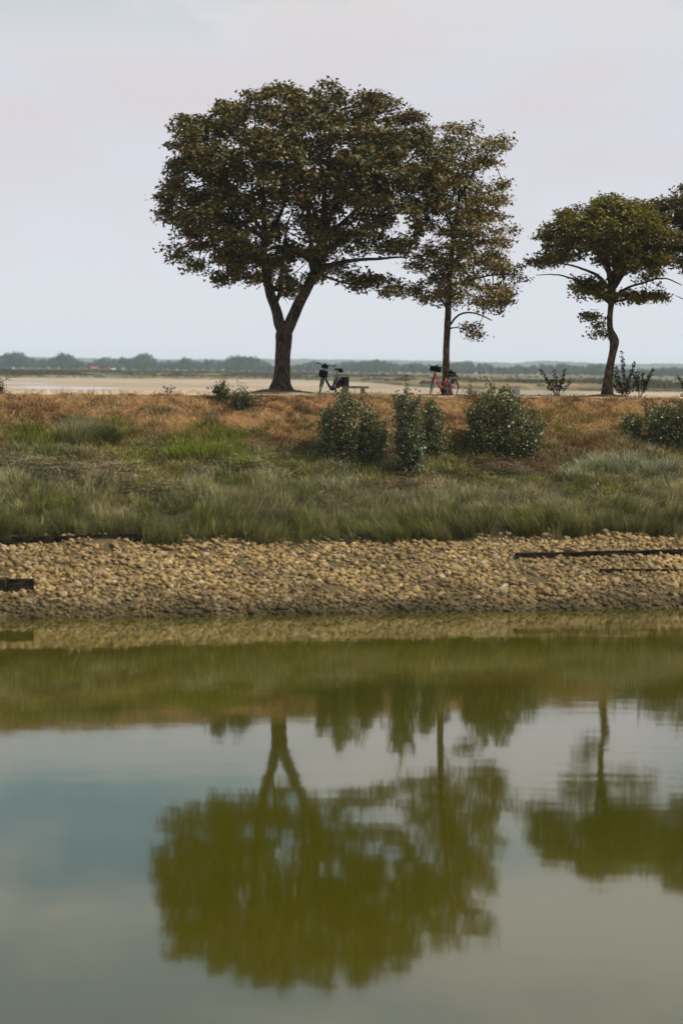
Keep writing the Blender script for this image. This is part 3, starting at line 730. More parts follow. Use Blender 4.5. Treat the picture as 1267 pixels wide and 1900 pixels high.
cottage(148, 1650, 6, 2.4, (.35, .36, .36), (.5, .5, .48), 'low grey barn at the marsh edge left of the red-roofed house')

# ================================================================ HAZE
hb = MB(); hb.box((0, 2960, 18.5), (3600, 6160, 47)); hz = bpy.data.materials.new('haze'); hz.use_nodes = True
ht_ = hz.node_tree; ht_.nodes.clear(); ho = ht_.nodes.new('ShaderNodeOutputMaterial'); hv = ht_.nodes.new('ShaderNodeVolumePrincipled')
hv.inputs['Color'].default_value = (.68, .84, 1, 1); hv.inputs['Density'].default_value = .00012; hv.inputs['Anisotropy'].default_value = .0
ht_.links.new(hv.outputs[0], ho.inputs['Volume'])
tag(hb.build('haze', hz), 'thin pale summer haze over the marsh and far trees', kind='stuff')

# ================================================================ SHINGLE
rng = np.random.default_rng(99)
t_ = (1+5**.5)/2
ICO = np.array([(-1, t_, 0), (1, t_, 0), (-1, -t_, 0), (1, -t_, 0), (0, -1, t_), (0, 1, t_), (0, -1, -t_), (0, 1, -t_), (t_, 0, -1), (t_, 0, 1), (-t_, 0, -1), (-t_, 0, 1)])/math.hypot(1, t_)
ICF = [(0,11,5),(0,5,1),(0,1,7),(0,7,10),(0,10,11),(1,5,9),(5,11,4),(11,10,2),(10,7,6),(7,1,8),(3,9,4),(3,4,2),(3,2,6),(3,6,8),(3,8,9),(4,9,5),(2,4,11),(6,2,10),(8,6,7),(9,8,1)]
M['stones'] = leafmat('shingle_stone', 0, .85, spec=.2)
m_, tt_, b_ = mat('loose_stone', (.3, .22, .12), .85, 0, .2); M['stone1'] = m_
oi = tt_.nodes.new('ShaderNodeObjectInfo'); tcx = tt_.nodes.new('ShaderNodeTexCoord'); nx_ = tt_.nodes.new('ShaderNodeTexNoise'); nx_.inputs['Scale'].default_value = 3
tt_.links.new(tcx.outputs['Object'], nx_.inputs[0])
tt_.links.new(mixc(tt_, mth(tt_, 'ADD', mth(tt_, 'MULTIPLY', oi.outputs['Random'], .7), mth(tt_, 'MULTIPLY', nx_.outputs[0], .3)), (.10, .07, .035), (.27, .20, .11)), b_.inputs['Base Color'])
shore = empty('shingle', (0, 0, 0)); tag(shore, 'band of tan stones between the water and the salt grass', kind='structure')
n = 30000
X = rng.uniform(-16, 19, n); u = rng.uniform(-.04, .385, n)
Y = dw(X)+u*(dc(X)-dw(X))
keep = rng.uniform(0, 1, n) < np.where(u > .34, .45, 1)*np.clip(.25+(fbm(X*.9, Y*.9, 97)-.33)*7, .25, 1)*np.clip((u+.06)/.05, 0, 1)
X, Y, u = X[keep], Y[keep], u[keep]; n = len(X)
sz = .03+.12*rng.beta(1.1, 3.6, n)
v = np.stack([X, Y, bank_z(X, Y)+sz*.25], -1)
Mx = rotm(np.c_[rng.normal(0, .35, (n, 2)), np.ones(n)], rng.normal(size=(n, 3)))*(sz[:, None, None]*np.stack([rng.uniform(.8, 1.4, n), rng.uniform(.8, 1.3, n), rng.uniform(.45, .9, n)], 1)[:, None, :])
# each stone gets its own lumps
T = ICO[None]*rng.uniform(.55, 1.35, (n, 12, 1))
V = np.einsum('nij,nkj->nki', Mx, T)+v[:, None]
base = np.array([.235, .160, .064]); pale = np.array([.34, .28, .19]); dk = np.array([.085, .062, .03]); orange = np.array([.30, .19, .07])
c = lerp(np.tile(base, (n, 1)), pale, np.where(rng.uniform(0, 1, n) > .86, rng.uniform(.3, 1, n), 0)); c = lerp(c, dk, (rng.uniform(0, 1, n)-.74)*3); c = lerp(c, orange, (rng.uniform(0, 1, n)-.7)*2)
c *= rng.uniform(.7, 1.25, (n, 1)); c *= (.55+.95*fbm(X*.6, Y*.6, 91))[:, None]
c = lerp(c, np.array([.040, .031, .013]), (.13-u+.12*(fbm(X, Y, 93)-.5))/.12*.85)
fi = np.array(ICF).ravel(); idx = (fi[None]+(np.arange(n)*12)[:, None]).ravel()
o = link('stones', npmesh('stones', V.reshape(-1, 3), np.full(n*20, 3), idx, M['stones'], np.repeat(c, 12, 0)), shore); o['kind'] = 'stuff'
sm_ = []
for k in range(8):
    me = bpy.data.meshes.new('stone'); vv = ICO*np.random.default_rng(k).uniform(.75, 1.22, (12, 1)); vv[:, 2] *= .62
    me.from_pydata(vv.tolist(), [], ICF); me.materials.append(M['stone1']); sm_.append(me)
for k in range(300):
    x = rng.uniform(-9.5, 11.5); uq = rng.uniform(.05, .34); y = float(dw(x)+uq*(dc(x)-dw(x))); s_ = rng.uniform(.09, .16)
    o = link('stone', sm_[k % 8], shore, (x, y, float(bank_z(x, y))+s_*.15)); o.scale = (s_*rng.uniform(.9, 1.3), s_, s_*rng.uniform(.7, 1)); o.rotation_euler = (rng.normal(0, .25), rng.normal(0, .25), rng.uniform(0, 6.28))

# dark timber edging in the shingle; the right-hand bars stand in for undercut shade
def dark_bar(pa, pb, Ya, Yb, hpx, label, cat, nseg, posts=0, name='undercut_shade_bar', sink=.3, parts='plank'):  # plank pieces also form the bars that imitate undercut shade
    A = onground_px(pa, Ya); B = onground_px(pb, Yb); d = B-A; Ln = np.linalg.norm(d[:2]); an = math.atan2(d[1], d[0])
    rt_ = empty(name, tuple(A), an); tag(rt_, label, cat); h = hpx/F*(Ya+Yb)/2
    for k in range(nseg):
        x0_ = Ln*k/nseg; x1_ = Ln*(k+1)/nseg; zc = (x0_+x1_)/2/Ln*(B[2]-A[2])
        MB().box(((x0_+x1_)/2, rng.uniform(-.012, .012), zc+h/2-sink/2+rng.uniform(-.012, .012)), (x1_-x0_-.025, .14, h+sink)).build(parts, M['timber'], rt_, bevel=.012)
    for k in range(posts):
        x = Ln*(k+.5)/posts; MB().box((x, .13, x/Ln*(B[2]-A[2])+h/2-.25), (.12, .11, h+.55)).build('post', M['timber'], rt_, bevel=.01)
def onground_px(p, Y):
    q = at(p[0], p[1], Y); return np.array([q[0], Y, float(bank_z(q[0], Y))])
def hh(px, py): 
    h_ = hit(px, py); return h_[1]
dark_bar((-60, 1014), (262, 1003), hh(-60, 1014), hh(262, 1003), 14, 'dark plank edging under the salt grass at the left side of the shingle', 'revetment', 8, 5, 'plank_revetment')
dark_bar((955, 1036), (1330, 1029), hh(955, 1037), hh(1330, 1029), 11, 'upper and longer of the two dark bars standing in for undercut shade in the shingle on the right', 'shade_bar', 3)
dark_bar((1112, 1062), (1330, 1064), hh(1112, 1062), hh(1330, 1064), 7, 'lower and shorter of the two dark bars standing in for undercut shade in the shingle on the right', 'shade_bar', 2)
dark_bar((-40, 1098), (64, 1096), hh(-40, 1098), hh(64, 1096), 22, 'dark square-ended timber block in the shingle at the left edge above the water', 'timber block', 2, name='timber_block')

# ================================================================ GRASSES
def blades(name, P, h, w, col, lean, curve, parent=None, lie=0., tipcol=1.25):
    n = len(P); yaw = rng.uniform(0, 6.283, n); s_ = np.stack([np.cos(yaw), np.sin(yaw), np.zeros(n)], -1)*w[:, None]/2
    upv = np.stack([lean[:, 0], lean[:, 1], np.ones(n)*(1-lie)], -1); upv /= np.linalg.norm(upv, axis=1, keepdims=True)
    bend = np.stack([lean[:, 0], lean[:, 1], -np.abs(curve)*.5], -1)*curve[:, None]
    m1 = P+upv*h[:, None]*.55+bend*h[:, None]*.15; tip = P+upv*h[:, None]+bend*h[:, None]*.7
    V = np.stack([P-s_, P+s_, m1+s_*.75, m1-s_*.75, tip], 1)
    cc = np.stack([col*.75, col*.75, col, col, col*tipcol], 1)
    idx = (np.array([0, 1, 2, 3, 3, 2, 4])[None]+(np.arange(n)*5)[:, None]).ravel()
    return link(name, npmesh(name, V.reshape(-1, 3), np.tile([4, 3], n), idx, M['grass'], cc.reshape(-1, 3)), parent)
def blob(px, py, L_):
    r = np.zeros(len(px))
    for bx, by, rx, ry in L_: r = np.maximum(r, 1.25-((px-bx)/rx)**2-((py-by)/ry)**2)
    return np.clip(r, 0, 1)
def sample(n, ua, ub, x0_=-16, x1_=19):
    X = rng.uniform(x0_, x1_, n); u = rng.uniform(ua, ub, n); Y = dw(X)+u*(dc(X)-dw(X)); return X, Y, u
def rnd(n, a, b): return rng.uniform(a, b, n)
BRIGHT = [(395, 815, 75, 32), (445, 850, 70, 20), (340, 835, 40, 20), (70, 815, 70, 26), (200, 800, 45, 22)]
GREENB = [(700, 882, 110, 16), (860, 870, 70, 22), (560, 860, 60, 18), (1060, 790, 60, 26), (1180, 790, 50, 24), (1000, 780, 40, 22), (880, 905, 60, 14), (280, 850, 60, 18), (110, 850, 80, 14)]
RUST = [(960, 858, 115, 34), (530, 815, 38, 42), (1090, 830, 60, 24), (850, 800, 22, 40), (710, 830, 34, 30)]
GREY = [(160, 800, 44, 30), (1150, 872, 120, 26), (620, 905, 60, 20), (900, 925, 170, 22)]
BARE = [(205, 885, 62, 15), (285, 920, 55, 10), (60, 870, 60, 10), (930, 880, 70, 14), (740, 908, 60, 9), (450, 870, 60, 9)]

def tufts(n, ua, ub, per, rad):
    """tuft centres spread over the bank; returns per-blade arrays: tuft index, root x, y and outward offset"""
    X, Y, u = sample(n, ua, ub); return X, Y, u
def grow(name, X, Y, h, col, per, rad, wid, lean, spreadk, label, cat, tipcol=1.35, hv=(.55, 1.15), curve=(.1, .9)):
    m_ = rng.poisson(per, len(X)); I_ = np.repeat(np.arange(len(X)), m_); n = len(I_)
    off = rng.normal(0, 1, (n, 2))*rad[I_][:, None]; x = X[I_]+off[:, 0]; y = Y[I_]+off[:, 1]
    P = np.stack([x, y, bank_z(x, y)-.03], -1)
    ln = off/rad[I_][:, None]*spreadk + lean[I_] + rng.normal(0, .10, (n, 2))
    c_ = col[I_]*(rnd(n, .55, 1.3)*np.where(rnd(n, 0, 1) > .92, 2.0, 1))[:, None]
    o = blades(name, P, h[I_]*rnd(n, *hv), rnd(n, *wid), c_, ln, rnd(n, *curve), tipcol=tipcol)
    return tag(o, label, cat, kind='stuff')
# tall grey-green salt grass along the shingle, in clumps with dark gaps
X, Y, u = sample(4300, .335, .62); big = fbm(X*.35, Y*.5, 123, 3); w1 = fbm(X*.6, X*0, 125)
tf = fbm(X*1.1, Y*1.3, 121, 3)
k = (u > .355+.07*(w1-.5)+.03*(X < -5.6)) & (u < .52+.22*(big-.38)) & (tf > .34); X, Y, u, big, tf = X[k], Y[k], u[k], big[k], tf[k]; n = len(X)
px, py = proj(np.stack([X, Y, bank_z(X, Y)], -1))
h = (.22+.40*big+.26*(tf-.3))*rnd(n, .75, 1.25)*(1+.65*np.clip((.455-u)/.05, 0, 1)*np.clip((X+8)/9, .3, 1))*np.where(blob(px, py, BARE) > .4, .4, 1)
col = lerp(np.tile(np.array([.19, .178, .070]), (n, 1)), np.array([.065, .072, .018]), (rnd(n, 0, 1)-.4)/.4); col = lerp(col, np.array([.36, .33, .19]), np.clip((u-.415)/.05, 0, 1)*.65)
col = lerp(col, np.array([.13, .14, .035]), (fbm(X*.9, Y*.9, 127)-.54)*6); col *= rnd(n, .55, 1.3)[:, None]
la = (fbm(X*.4, Y*.4, 131)-.5)*1.5
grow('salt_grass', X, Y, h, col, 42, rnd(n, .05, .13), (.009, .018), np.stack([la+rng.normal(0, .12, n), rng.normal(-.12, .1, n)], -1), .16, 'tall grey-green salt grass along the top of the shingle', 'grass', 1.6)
# mixed low growth
X, Y, u = sample(7500, .44, .82); nb_ = fbm(X*.7, Y*.9, 141); nb2 = fbm(X*1.8, Y*1.8, 143, 3)
px, py = proj(np.stack([X, Y, bank_z(X, Y)], -1)); bare = blob(px, py, BARE); br = blob(px, py, BRIGHT); gb = blob(px, py, GREENB); ru = blob(px, py, RUST); gy = blob(px, py, GREY)
k = (u > .47+.08*(nb_-.5)) & (u < .77+.12*(nb_-.5)) & (rng.uniform(0, 1, len(X)) < (.35+.65*(nb2 > .42))*(1-.8*bare)*(1-.3*ru))
X, Y, u, px, py, nb_, nb2, bare, br, gb, ru, gy = [q_[k] for q_ in (X, Y, u, px, py, nb_, nb2, bare, br, gb, ru, gy)]; n = len(X)
h = (.10+.34*(nb2-.25)+.25*(nb_-.3))*rnd(n, .6, 1.4)+br*.14+gb*.05+gy*.10; h = np.clip(h*(1-.5*bare), .05, 1)
col = lerp(np.tile(np.array([.20, .172, .058]), (n, 1)), np.array([.31, .24, .13]), (nb_-.46)/.12); col = lerp(col, np.array([.19, .18, .036]), (fbm(X*.5, Y*1.2, 145)-.48)*7); col = lerp(col, np.array([.22, .215, .14]), (fbm(X*.7, Y*.8, 146)-.52)*8)
col = lerp(col, np.array([.135, .165, .014]), br*.8); col = lerp(col, np.array([.165, .165, .028]), gb*.8); col = lerp(col, np.array([.13, .060, .028]), ru*.85); col = lerp(col, np.array([.23, .24, .16]), gy*.6)
col *= rnd(n, .65, 1.4)[:, None]
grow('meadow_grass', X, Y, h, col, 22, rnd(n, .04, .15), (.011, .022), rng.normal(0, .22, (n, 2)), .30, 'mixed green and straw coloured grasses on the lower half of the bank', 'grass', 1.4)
# dry orange grass of the upper slope
X, Y, u = sample(9500, .70, 1.05); nc1 = fbm(X*.6, Y*.9, 151); nc2 = fbm(X*2.0, Y*2.0, 153, 3)
px, py = proj(np.stack([X, Y, bank_z(X, Y)], -1)); br = blob(px, py, BRIGHT); gb = blob(px, py, GREENB); ru = blob(px, py, RUST); gy = blob(px, py, GREY); bl = fbm(X*1.1, X*0+3, 157)
k = (u > .74+.14*(nc1-.5)) & (u < 1.012+.03*(bl-.5)) & (rng.uniform(0, 1, len(X)) < .3+.7*(nc2 > .38))
X, Y, u, nc1, nc2, br, gb, ru, gy = [q_[k] for q_ in (X, Y, u, nc1, nc2, br, gb, ru, gy)]; n = len(X)
h = np.clip((.08+.36*(nc2-.2))*rnd(n, .6, 1.4)*np.where(u > .97, .55, 1)+br*.14+gy*.12, .05, .7)
col = lerp(np.tile(np.array([.30, .215, .10]), (n, 1)), np.array([.17, .098, .042]), (nc1-.46)/.14); col = lerp(col, np.array([.42, .32, .19]), (rnd(n, 0, 1)-.8)*4); col = lerp(col, np.array([.10, .065, .035]), (fbm(X*1.6, Y*1.6, 158)-.56)*8)
gr = np.clip((.87-u)/.09+(fbm(X*.8, Y*.8, 159)-.5)*3.5, 0, 1); col = lerp(col, np.array([.17, .15, .045]), gr*.85)
col = lerp(col, np.array([.135, .165, .014]), br*.8); col = lerp(col, np.array([.165, .165, .028]), gb*.7); col = lerp(col, np.array([.15, .068, .030]), ru*.8); col = lerp(col, np.array([.19, .19, .11]), gy*.8)
col *= rnd(n, .65, 1.4)[:, None]
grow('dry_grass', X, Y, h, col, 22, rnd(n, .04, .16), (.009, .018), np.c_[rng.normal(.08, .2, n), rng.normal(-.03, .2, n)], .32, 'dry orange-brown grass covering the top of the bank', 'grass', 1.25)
X, Y, u = sample(2300, .44, .98); nw = fbm(X*.9, Y*.9, 191); k = nw > .5; X, Y, u, nw = X[k], Y[k], u[k], nw[k]; n = len(X)
col = lerp(np.tile(np.array([.42, .34, .20]), (n, 1)), np.array([.10, .055, .028]), (rnd(n, 0, 1)-.45)*4)
grow('dry_stalks', X, Y, rnd(n, .25, .6), col, 5, rnd(n, .05, .16), (.008, .014), rng.normal(0, .3, (n, 2)), .35, 'bleached and brown dead stalks standing among the bank grasses', 'dry stalks', 1.2, curve=(.3, 1.2))
# drift line of dead reed straw
P = []
for bx, by, rx, ry in BARE+[(190, 880, 80, 20), (215, 890, 60, 20), (940, 860, 90, 30), (700, 835, 26, 18)]:
    for _ in range(260): P.append(hit(bx+rng.normal(0, rx*.55), by+rng.normal(0, ry*.6)))
P = np.array(P); n = len(P); P[:, 2] += rnd(n, .08, .36)
an = rng.uniform(0, 6.28, n)
st_ = lerp(np.tile(np.array([.60, .50, .34]), (n, 1)), np.array([.30, .17, .10]), (proj(P)[0] > 650)*.7)*rnd(n, .6, 1.25)[:, None]
g4 = blades('dead_straw', P, rnd(n, .25, .8), rnd(n, .016, .032), st_, np.stack([np.cos(an), np.sin(an)*.5], -1)*1.0, rnd(n, .1, .7), lie=.93)
tag(g4, 'heaps of dead pale reed straw left in a drift line on the lower bank', 'straw', kind='stuff')
# leafy ground herbs
Xd, Yd, ud = sample(16000, .52, .99); nd_ = fbm(Xd*.9, Yd*1.1, 171); P = np.stack([Xd, Yd, bank_z(Xd, Yd)+.0], -1); px, py = proj(P)
k = nd_+.25*blob(px, py, GREENB)-.35*np.clip((ud-.8)*6, 0, 1)-.3*blob(px, py, BARE) > .53; P = P[k]; nd_ = nd_[k]
kk = rng.poisson(6, len(P)); I_ = np.repeat(np.arange(len(P)), kk); PP = P[I_]+np.c_[rng.normal(0, .09, (len(I_), 2)), rng.uniform(.03, .3, len(I_))]
cc_ = lerp(np.tile(np.array([.085, .095, .025]), (len(PP), 1)), np.array([.15, .14, .07]), rnd(len(PP), 0, 1)-.3)*rnd(len(PP), .6, 1.3)[:, None]
g5 = leaves('bank_herbs', PP, rnd(len(PP), .025, .055), cc_, M['herb'], OVAL, None)
tag(g5, 'low leafy weeds scattered among the grass of the bank', 'weeds', kind='stuff')
# yellow-green weeds and dry tufts along the path edge
Xe, Ye_ = rng.uniform(-14, 19, 15000), rng.uniform(74, 92, 15000); be = Ye_-dc(Xe); ne = fbm(Xe*.8, Ye_*.5, 181)
k = (be > .4) & (Ye_ < 90) & (ne > .54+.12*((be > .8) & (be < 5.5))); Xe, Ye_ = Xe[k], Ye_[k]
P = np.stack([Xe, Ye_, bank_z(Xe, Ye_)-.01], -1); n = len(P)
col = lerp(np.tile(np.array([.20, .15, .07]), (n, 1)), np.array([.10, .11, .03]), rnd(n, 0, 1))*rnd(n, .7, 1.2)[:, None]
tag(blades('path_grass', P, rnd(n, .04, .14), rnd(n, .01, .02), col, rng.normal(0, .4, (n, 2)), rnd(n, .1, 1)), 'thin short grass in patches on the sandy footpath', 'grass', kind='stuff')
# standing tussocks and silvery clumps
def tussock(px, py, hpx, wpx, c_, label, name='grass_tussock', cat='tussock', nb=260, group=None):
    g = hit(px, py); k_ = g[1]/F; hh_ = hpx*k_; ww = wpx*k_/2; n = nb
    P = np.c_[rng.normal(0, ww*.35, n), rng.normal(0, ww*.35, n), np.zeros(n)-.03]
    o = blades(name, P, rnd(n, .5, 1.1)*hh_, rnd(n, .012, .026), np.array(c_)[None]*rnd(n, .65, 1.35)[:, None], P[:, :2]/ww*.9+rng.normal(0, .12, (n, 2)), rnd(n, .1, .8), tipcol=1.4)
    o.location = g; tag(o, label, cat, group); return o
tussock(140, 818, 52, 90, (.20, .19, .10), 'feathery grey-green tussock standing in the orange grass at the left', nb=620)
tussock(200, 822, 50, 36, (.07, .08, .028), 'darker green tussock just right of the feathery grey-green one', nb=400)
for px_, py_, h_, w_, lb_ in ((1086, 872, 36, 32, 'silvery spiky clump leftmost in the row under the right-hand bushes'), (1112, 868, 42, 30, 'second silvery spiky clump from the left in the row on the right'),
    (1140, 872, 40, 34, 'silvery spiky clump in the middle of the row on the right'), (1170, 866, 46, 34, 'tall silvery spiky clump right of the middle of the row'),
    (1205, 876, 40, 40, 'broad silvery spiky clump near the right end of the row'), (1062, 884, 30, 34, 'low silvery spiky clump beside the pale driftwood stick'), (1246, 868, 34, 30, 'silvery spiky clump at the far right of the row')):
    tussock(px_, py_+4, h_, w_, (.27, .28, .19), lb_, 'spiky_plant', 'plant', 170, 'silvery spiky plants on the lower bank')
for px_, py_, h_, w_, lb_ in ((385, 848, 34, 120, 'bright green reed clump left of the middle of the bank'), (450, 866, 26, 76, 'bright green low reed clump right of and below the tall bright one'), (335, 848, 28, 70, 'bright green reed clump farthest left of the bright patch')):
    tussock(px_, py_, h_, w_, (.15, .175, .022), lb_, 'reed_clump', 'reeds', 700, 'bright green reed clumps')
ds = MB(); g = hit(1024, 885); e_ = hit(1052, 868)
ds.tube([g-g+(0, 0, .03), (e_-g)*.5+(0, 0, .16), (e_-g)+(0, 0, .16)], [.014, .012, .007], 6)
tag(ds.build('driftwood_stick', mat('bleached_wood', (.26, .22, .16), .8)[0], None, True, tuple(g)), 'pale driftwood stick leaning among the silvery plants', 'driftwood')

# ================================================================ SHRUBS
def shrub(name, label, cat, poly, base_px, base_py, nst, nleaf, lsz, cA, cB, depth=.6, Y=None, seed=1, group=None, leafm='poplar', spread=.35, stems=None, off_=.12, rs=.011):
    global rng
    rng = np.random.default_rng(seed)
    g = hit(base_px, base_py) if Y is None else onground(base_px, Y); Y0 = g[1]
    rt_ = empty(name, tuple(g)); tag(rt_, label, cat, group)
    sb = MB(); Lp = []; off_ = off_ if stems is None else min(off_, .05)
    tg = []
    if stems is None:
        xs_ = [q[0] for q in poly]; ys_ = [q[1] for q in poly]
        while len(tg) < nst:
            x, y = rng.uniform(min(xs_), max(xs_)), rng.uniform(min(ys_), max(ys_))
            if inside(poly, np.array([x]), np.array([y]))[0] and (rng.uniform() < .25 or edist(poly, np.array([x]), np.array([y]))[0] < 22):
                tg.append((base_px+(x-base_px)*spread+rng.normal(0, 3), x, y, rng.uniform(-depth, depth)))
    else:
        for bx, x, y in stems: tg.append((bx, x, y, rng.uniform(-.2, .2)))
    for bx, x, y, dy in tg:
        y0_ = Y0+dy*.5; b0 = at(bx, base_py, y0_); b0[2] = float(bank_z(b0[0], y0_))-.03
        e_ = at(x, y, Y0+dy); mid = b0*.5+e_*.5; mid[:2] += (e_[:2]-b0[:2])*.12*(1 if stems is None else -.6); mid += rng.normal(0, .04, 3)
        ts = np.linspace(0, 1, 9)[:, None]; pts = (1-ts)**2*b0+2*ts*(1-ts)*mid+ts**2*e_
        sb.tube(pts-g, np.linspace(rs, .003, 9), 4, False)
        k_ = max(4, int(nleaf*(1.5 if stems is None else 1)/len(tg)*rng.uniform(.7, 1.3))); tt = rng.uniform(.12 if stems is None else .3, 1, k_)[:, None]**.8
        q = (1-tt)**2*b0+2*tt*(1-tt)*mid+tt**2*e_+rng.normal(0, off_, (k_, 3))*(1.15-tt*.55)
        Lp.append(q)
    if stems is None:
        L2 = []; tot = 0
        while tot < nleaf*.55:
            x = rng.uniform(min(xs_), max(xs_), 3000); y = rng.uniform(min(ys_), max(ys_), 3000); e = edist(poly, x, y)
            ok = inside(poly, x, y) & (e > 26*(fbm(x*.07, y*.06, seed+5, 2)-.36)) & (fbm(x*.09, y*.07, seed, 3) > .50-.04*(e > 14)); x, y, e = x[ok], y[ok], e[ok]
            th = depth*np.sqrt(np.clip(e/22, 0, 1))+.08; dd = rng.uniform(-1, 1, len(x))*th
            d_ = (x[:, None]-633.5)/F*rt - (y[:, None]-950)/F*up + fw; L2.append(CAM+d_*((Y0+dd)/d_[:, 1])[:, None]); tot += len(x)
        Lp.append(np.concatenate(L2)[:int(nleaf*.55)])
        for _ in range(max(6, int(nst*.45))):          # loose sprays sticking out all round
            x = rng.uniform(min(xs_), max(xs_)); y = rng.uniform(min(ys_), max(ys_)); cx_, cy_ = np.mean(xs_), np.mean(ys_)
            if not inside(poly, np.array([x]), np.array([y]))[0] or edist(poly, np.array([x]), np.array([y]))[0] > 14: continue
            v_ = np.array([x-cx_, y-cy_]); v_ /= np.linalg.norm(v_)+1e-6; q_ = rng.uniform(8, 26); dy = rng.uniform(-depth, depth)*.7
            a_ = at(x-v_[0]*10, y-v_[1]*10, Y0+dy); e_ = at(x+v_[0]*q_+rng.normal(0, 4), y+v_[1]*q_*.6-rng.uniform(2, 12), Y0+dy+rng.normal(0, .1))
            if e_[2] < bank_z(e_[0], e_[1])+.08: continue
            sb.tube([a_-g, (a_+e_)/2-g+(0, 0, .03), e_-g], [.006, .004, .002], 3, False)
            tt = rng.uniform(0, 1, 26)[:, None]; Lp.append(a_+(e_-a_)*tt+rng.normal(0, .045, (26, 3)))
    sb.build('stems', M['stem'], rt_)
    P = np.concatenate(Lp); P[:, 2] = np.maximum(P[:, 2], bank_z(P[:, 0], P[:, 1])+.03); n = len(P)
    col = lerp(np.tile(np.array(cA), (n, 1)), np.array(cB), rnd(n, 0, 1)*.6+fbm(P[:, 0]*3, P[:, 2]*3, seed, 2)*.4)*rnd(n, .6, 1.4)[:, None]
    if leafm == 'poplar': col = lerp(col, np.array([.27, .285, .14]), (rnd(n, 0, 1)-.70)*2.6)
    leaves('foliage', P-g, rnd(n, lsz[0], lsz[1]), col, M[leafm], OVAL, rt_, up_bias=.35, droop=.3)
    return rt_
PG1, PG2 = (.030, .036, .008), (.12, .125, .042)
shrub('poplar_bush', 'broad pale-leaved bush on the slope below the black bicycle', 'bush', [(592,800),(598,765),(610,748),(618,760),(628,722),(642,712),(652,738),(665,742),(680,722),(694,738),(700,770),(722,800),(715,825),(690,845),(640,850),(605,840)], 655, 848, 110, 5000, (.05, .11), PG1, PG2, .7, seed=3, spread=.8)
shrub('poplar_bush', 'tall narrow pale-leaved bush between the two bicycles, reaching lowest down the slope', 'bush', [(735,738),(750,718),(765,720),(775,745),(780,800),(785,850),(770,882),(748,872),(738,830),(733,780)], 760, 876, 60, 3600, (.05, .11), PG1, (.13, .15, .085), .4, seed=4, spread=.5)
shrub('poplar_bush', 'bush leaning right below the red bicycle, against the tall narrow one', 'bush', [(780,750),(795,738),(806,748),(815,762),(832,800),(826,830),(790,842),(776,800)], 800, 842, 55, 2300, (.05, .09), PG1, PG2, .45, seed=5, spread=.5)
shrub('poplar_bush', 'largest dark bush on the slope, below and right of the red bicycle', 'bush', [(866,775),(878,738),(896,722),(908,700),(918,725),(935,715),(955,718),(972,740),(985,765),(1005,780),(1012,812),(980,835),(940,840),(890,836),(865,815)], 935, 838, 140, 7200, (.05, .11), PG1, PG2, .8, seed=6, spread=.65)
shrub('poplar_bush', 'dark leafy bush cut by the right edge of the photo, on the slope', 'bush', [(1200,765),(1212,742),(1230,752),(1246,742),(1267,728),(1300,722),(1340,760),(1350,820),(1280,832),(1225,818),(1198,795)], 1272, 828, 100, 4800, (.05, .11), PG1, PG2, .7, seed=7, spread=.7)
shrub('poplar_sapling', 'thin two-stemmed sapling just left of the bush at the right edge', 'sapling', None, 1204, 806, 0, 260, (.05, .08), PG1, PG2, seed=8, stems=[(1203, 1196, 735), (1206, 1212, 741), (1204, 1202, 765)])
shrub('poplar_bush', 'small dark low bush on the slope left of the right-edge bush', 'bush', [(1146,790),(1158,770),(1180,768),(1192,785),(1185,808),(1155,810)], 1170, 810, 30, 800, (.05, .09), PG1, PG2, .3, seed=9)
shrub('green_shrub', 'small upright green shrub at the bank top left of the forked tree', 'shrub', [(397,722),(403,712),(412,708),(422,716),(426,728),(420,741),(402,740)], 412, 741, 26, 700, (.04, .07), (.055, .07, .02), (.09, .11, .04), .2, seed=10, leafm='leaf_green')
shrub('green_shrub', 'low spreading green shrub nearest the forked tree on its left', 'shrub', [(428,730),(440,720),(455,722),(468,732),(478,745),(470,756),(435,756)], 452, 757, 40, 900, (.04, .07), (.05, .06, .02), (.085, .095, .04), .3, seed=12, leafm='leaf_green')
shrub('green_shrub', 'dark shrub cut by the left edge at the bank top', 'shrub', [(-25,712),(-5,702),(6,710),(8,722),(-20,724)], -8, 724, 20, 450, (.04, .07), (.04, .045, .02), (.07, .07, .03), .2, seed=13, leafm='leaf_green')
shrub('weed_sprig', 'thin dark sprigs of weed alone on the bank top at the left', 'weed', None, 313, 730, 0, 150, (.03, .05), (.05, .04, .02), (.08, .06, .03), seed=14, leafm='leaf_green', stems=[(313, 303, 716), (314, 318, 714), (314, 325, 718), (313, 311, 720)], rs=.005, off_=.03)
DK1, DK2 = (.028, .034, .012), (.055, .062, .024)
shrub('sapling', 'dark sapling with drooping sprays beyond the path, left of the umbrella-shaped tree', 'sapling', None, 1034, 722, 0, 560, (.05, .09), DK1, DK2, Y=84, seed=15, leafm='leaf_green', stems=[(1034, 1002, 685), (1034, 1010, 697), (1035, 1026, 683), (1035, 1030, 690), (1036, 1048, 686), (1036, 1045, 697), (1036, 1056, 708), (1034, 1014, 714), (1034, 1038, 705), (1035, 1022, 704)], rs=.012)
shrub('sapling', 'tallest dark sapling behind the umbrella-shaped tree, one spray high above the rest', 'sapling', None, 1158, 724, 0, 1000, (.05, .09), DK1, DK2, Y=85.5, seed=16, leafm='leaf_green', stems=[(1158, 1152, 651), (1158, 1156, 668), (1160, 1177, 671), (1160, 1172, 684), (1156, 1142, 680), (1156, 1138, 692), (1156, 1145, 704), (1158, 1150, 712), (1160, 1165, 700), (1160, 1176, 714), (1158, 1136, 712), (1160, 1168, 716)], rs=.012)
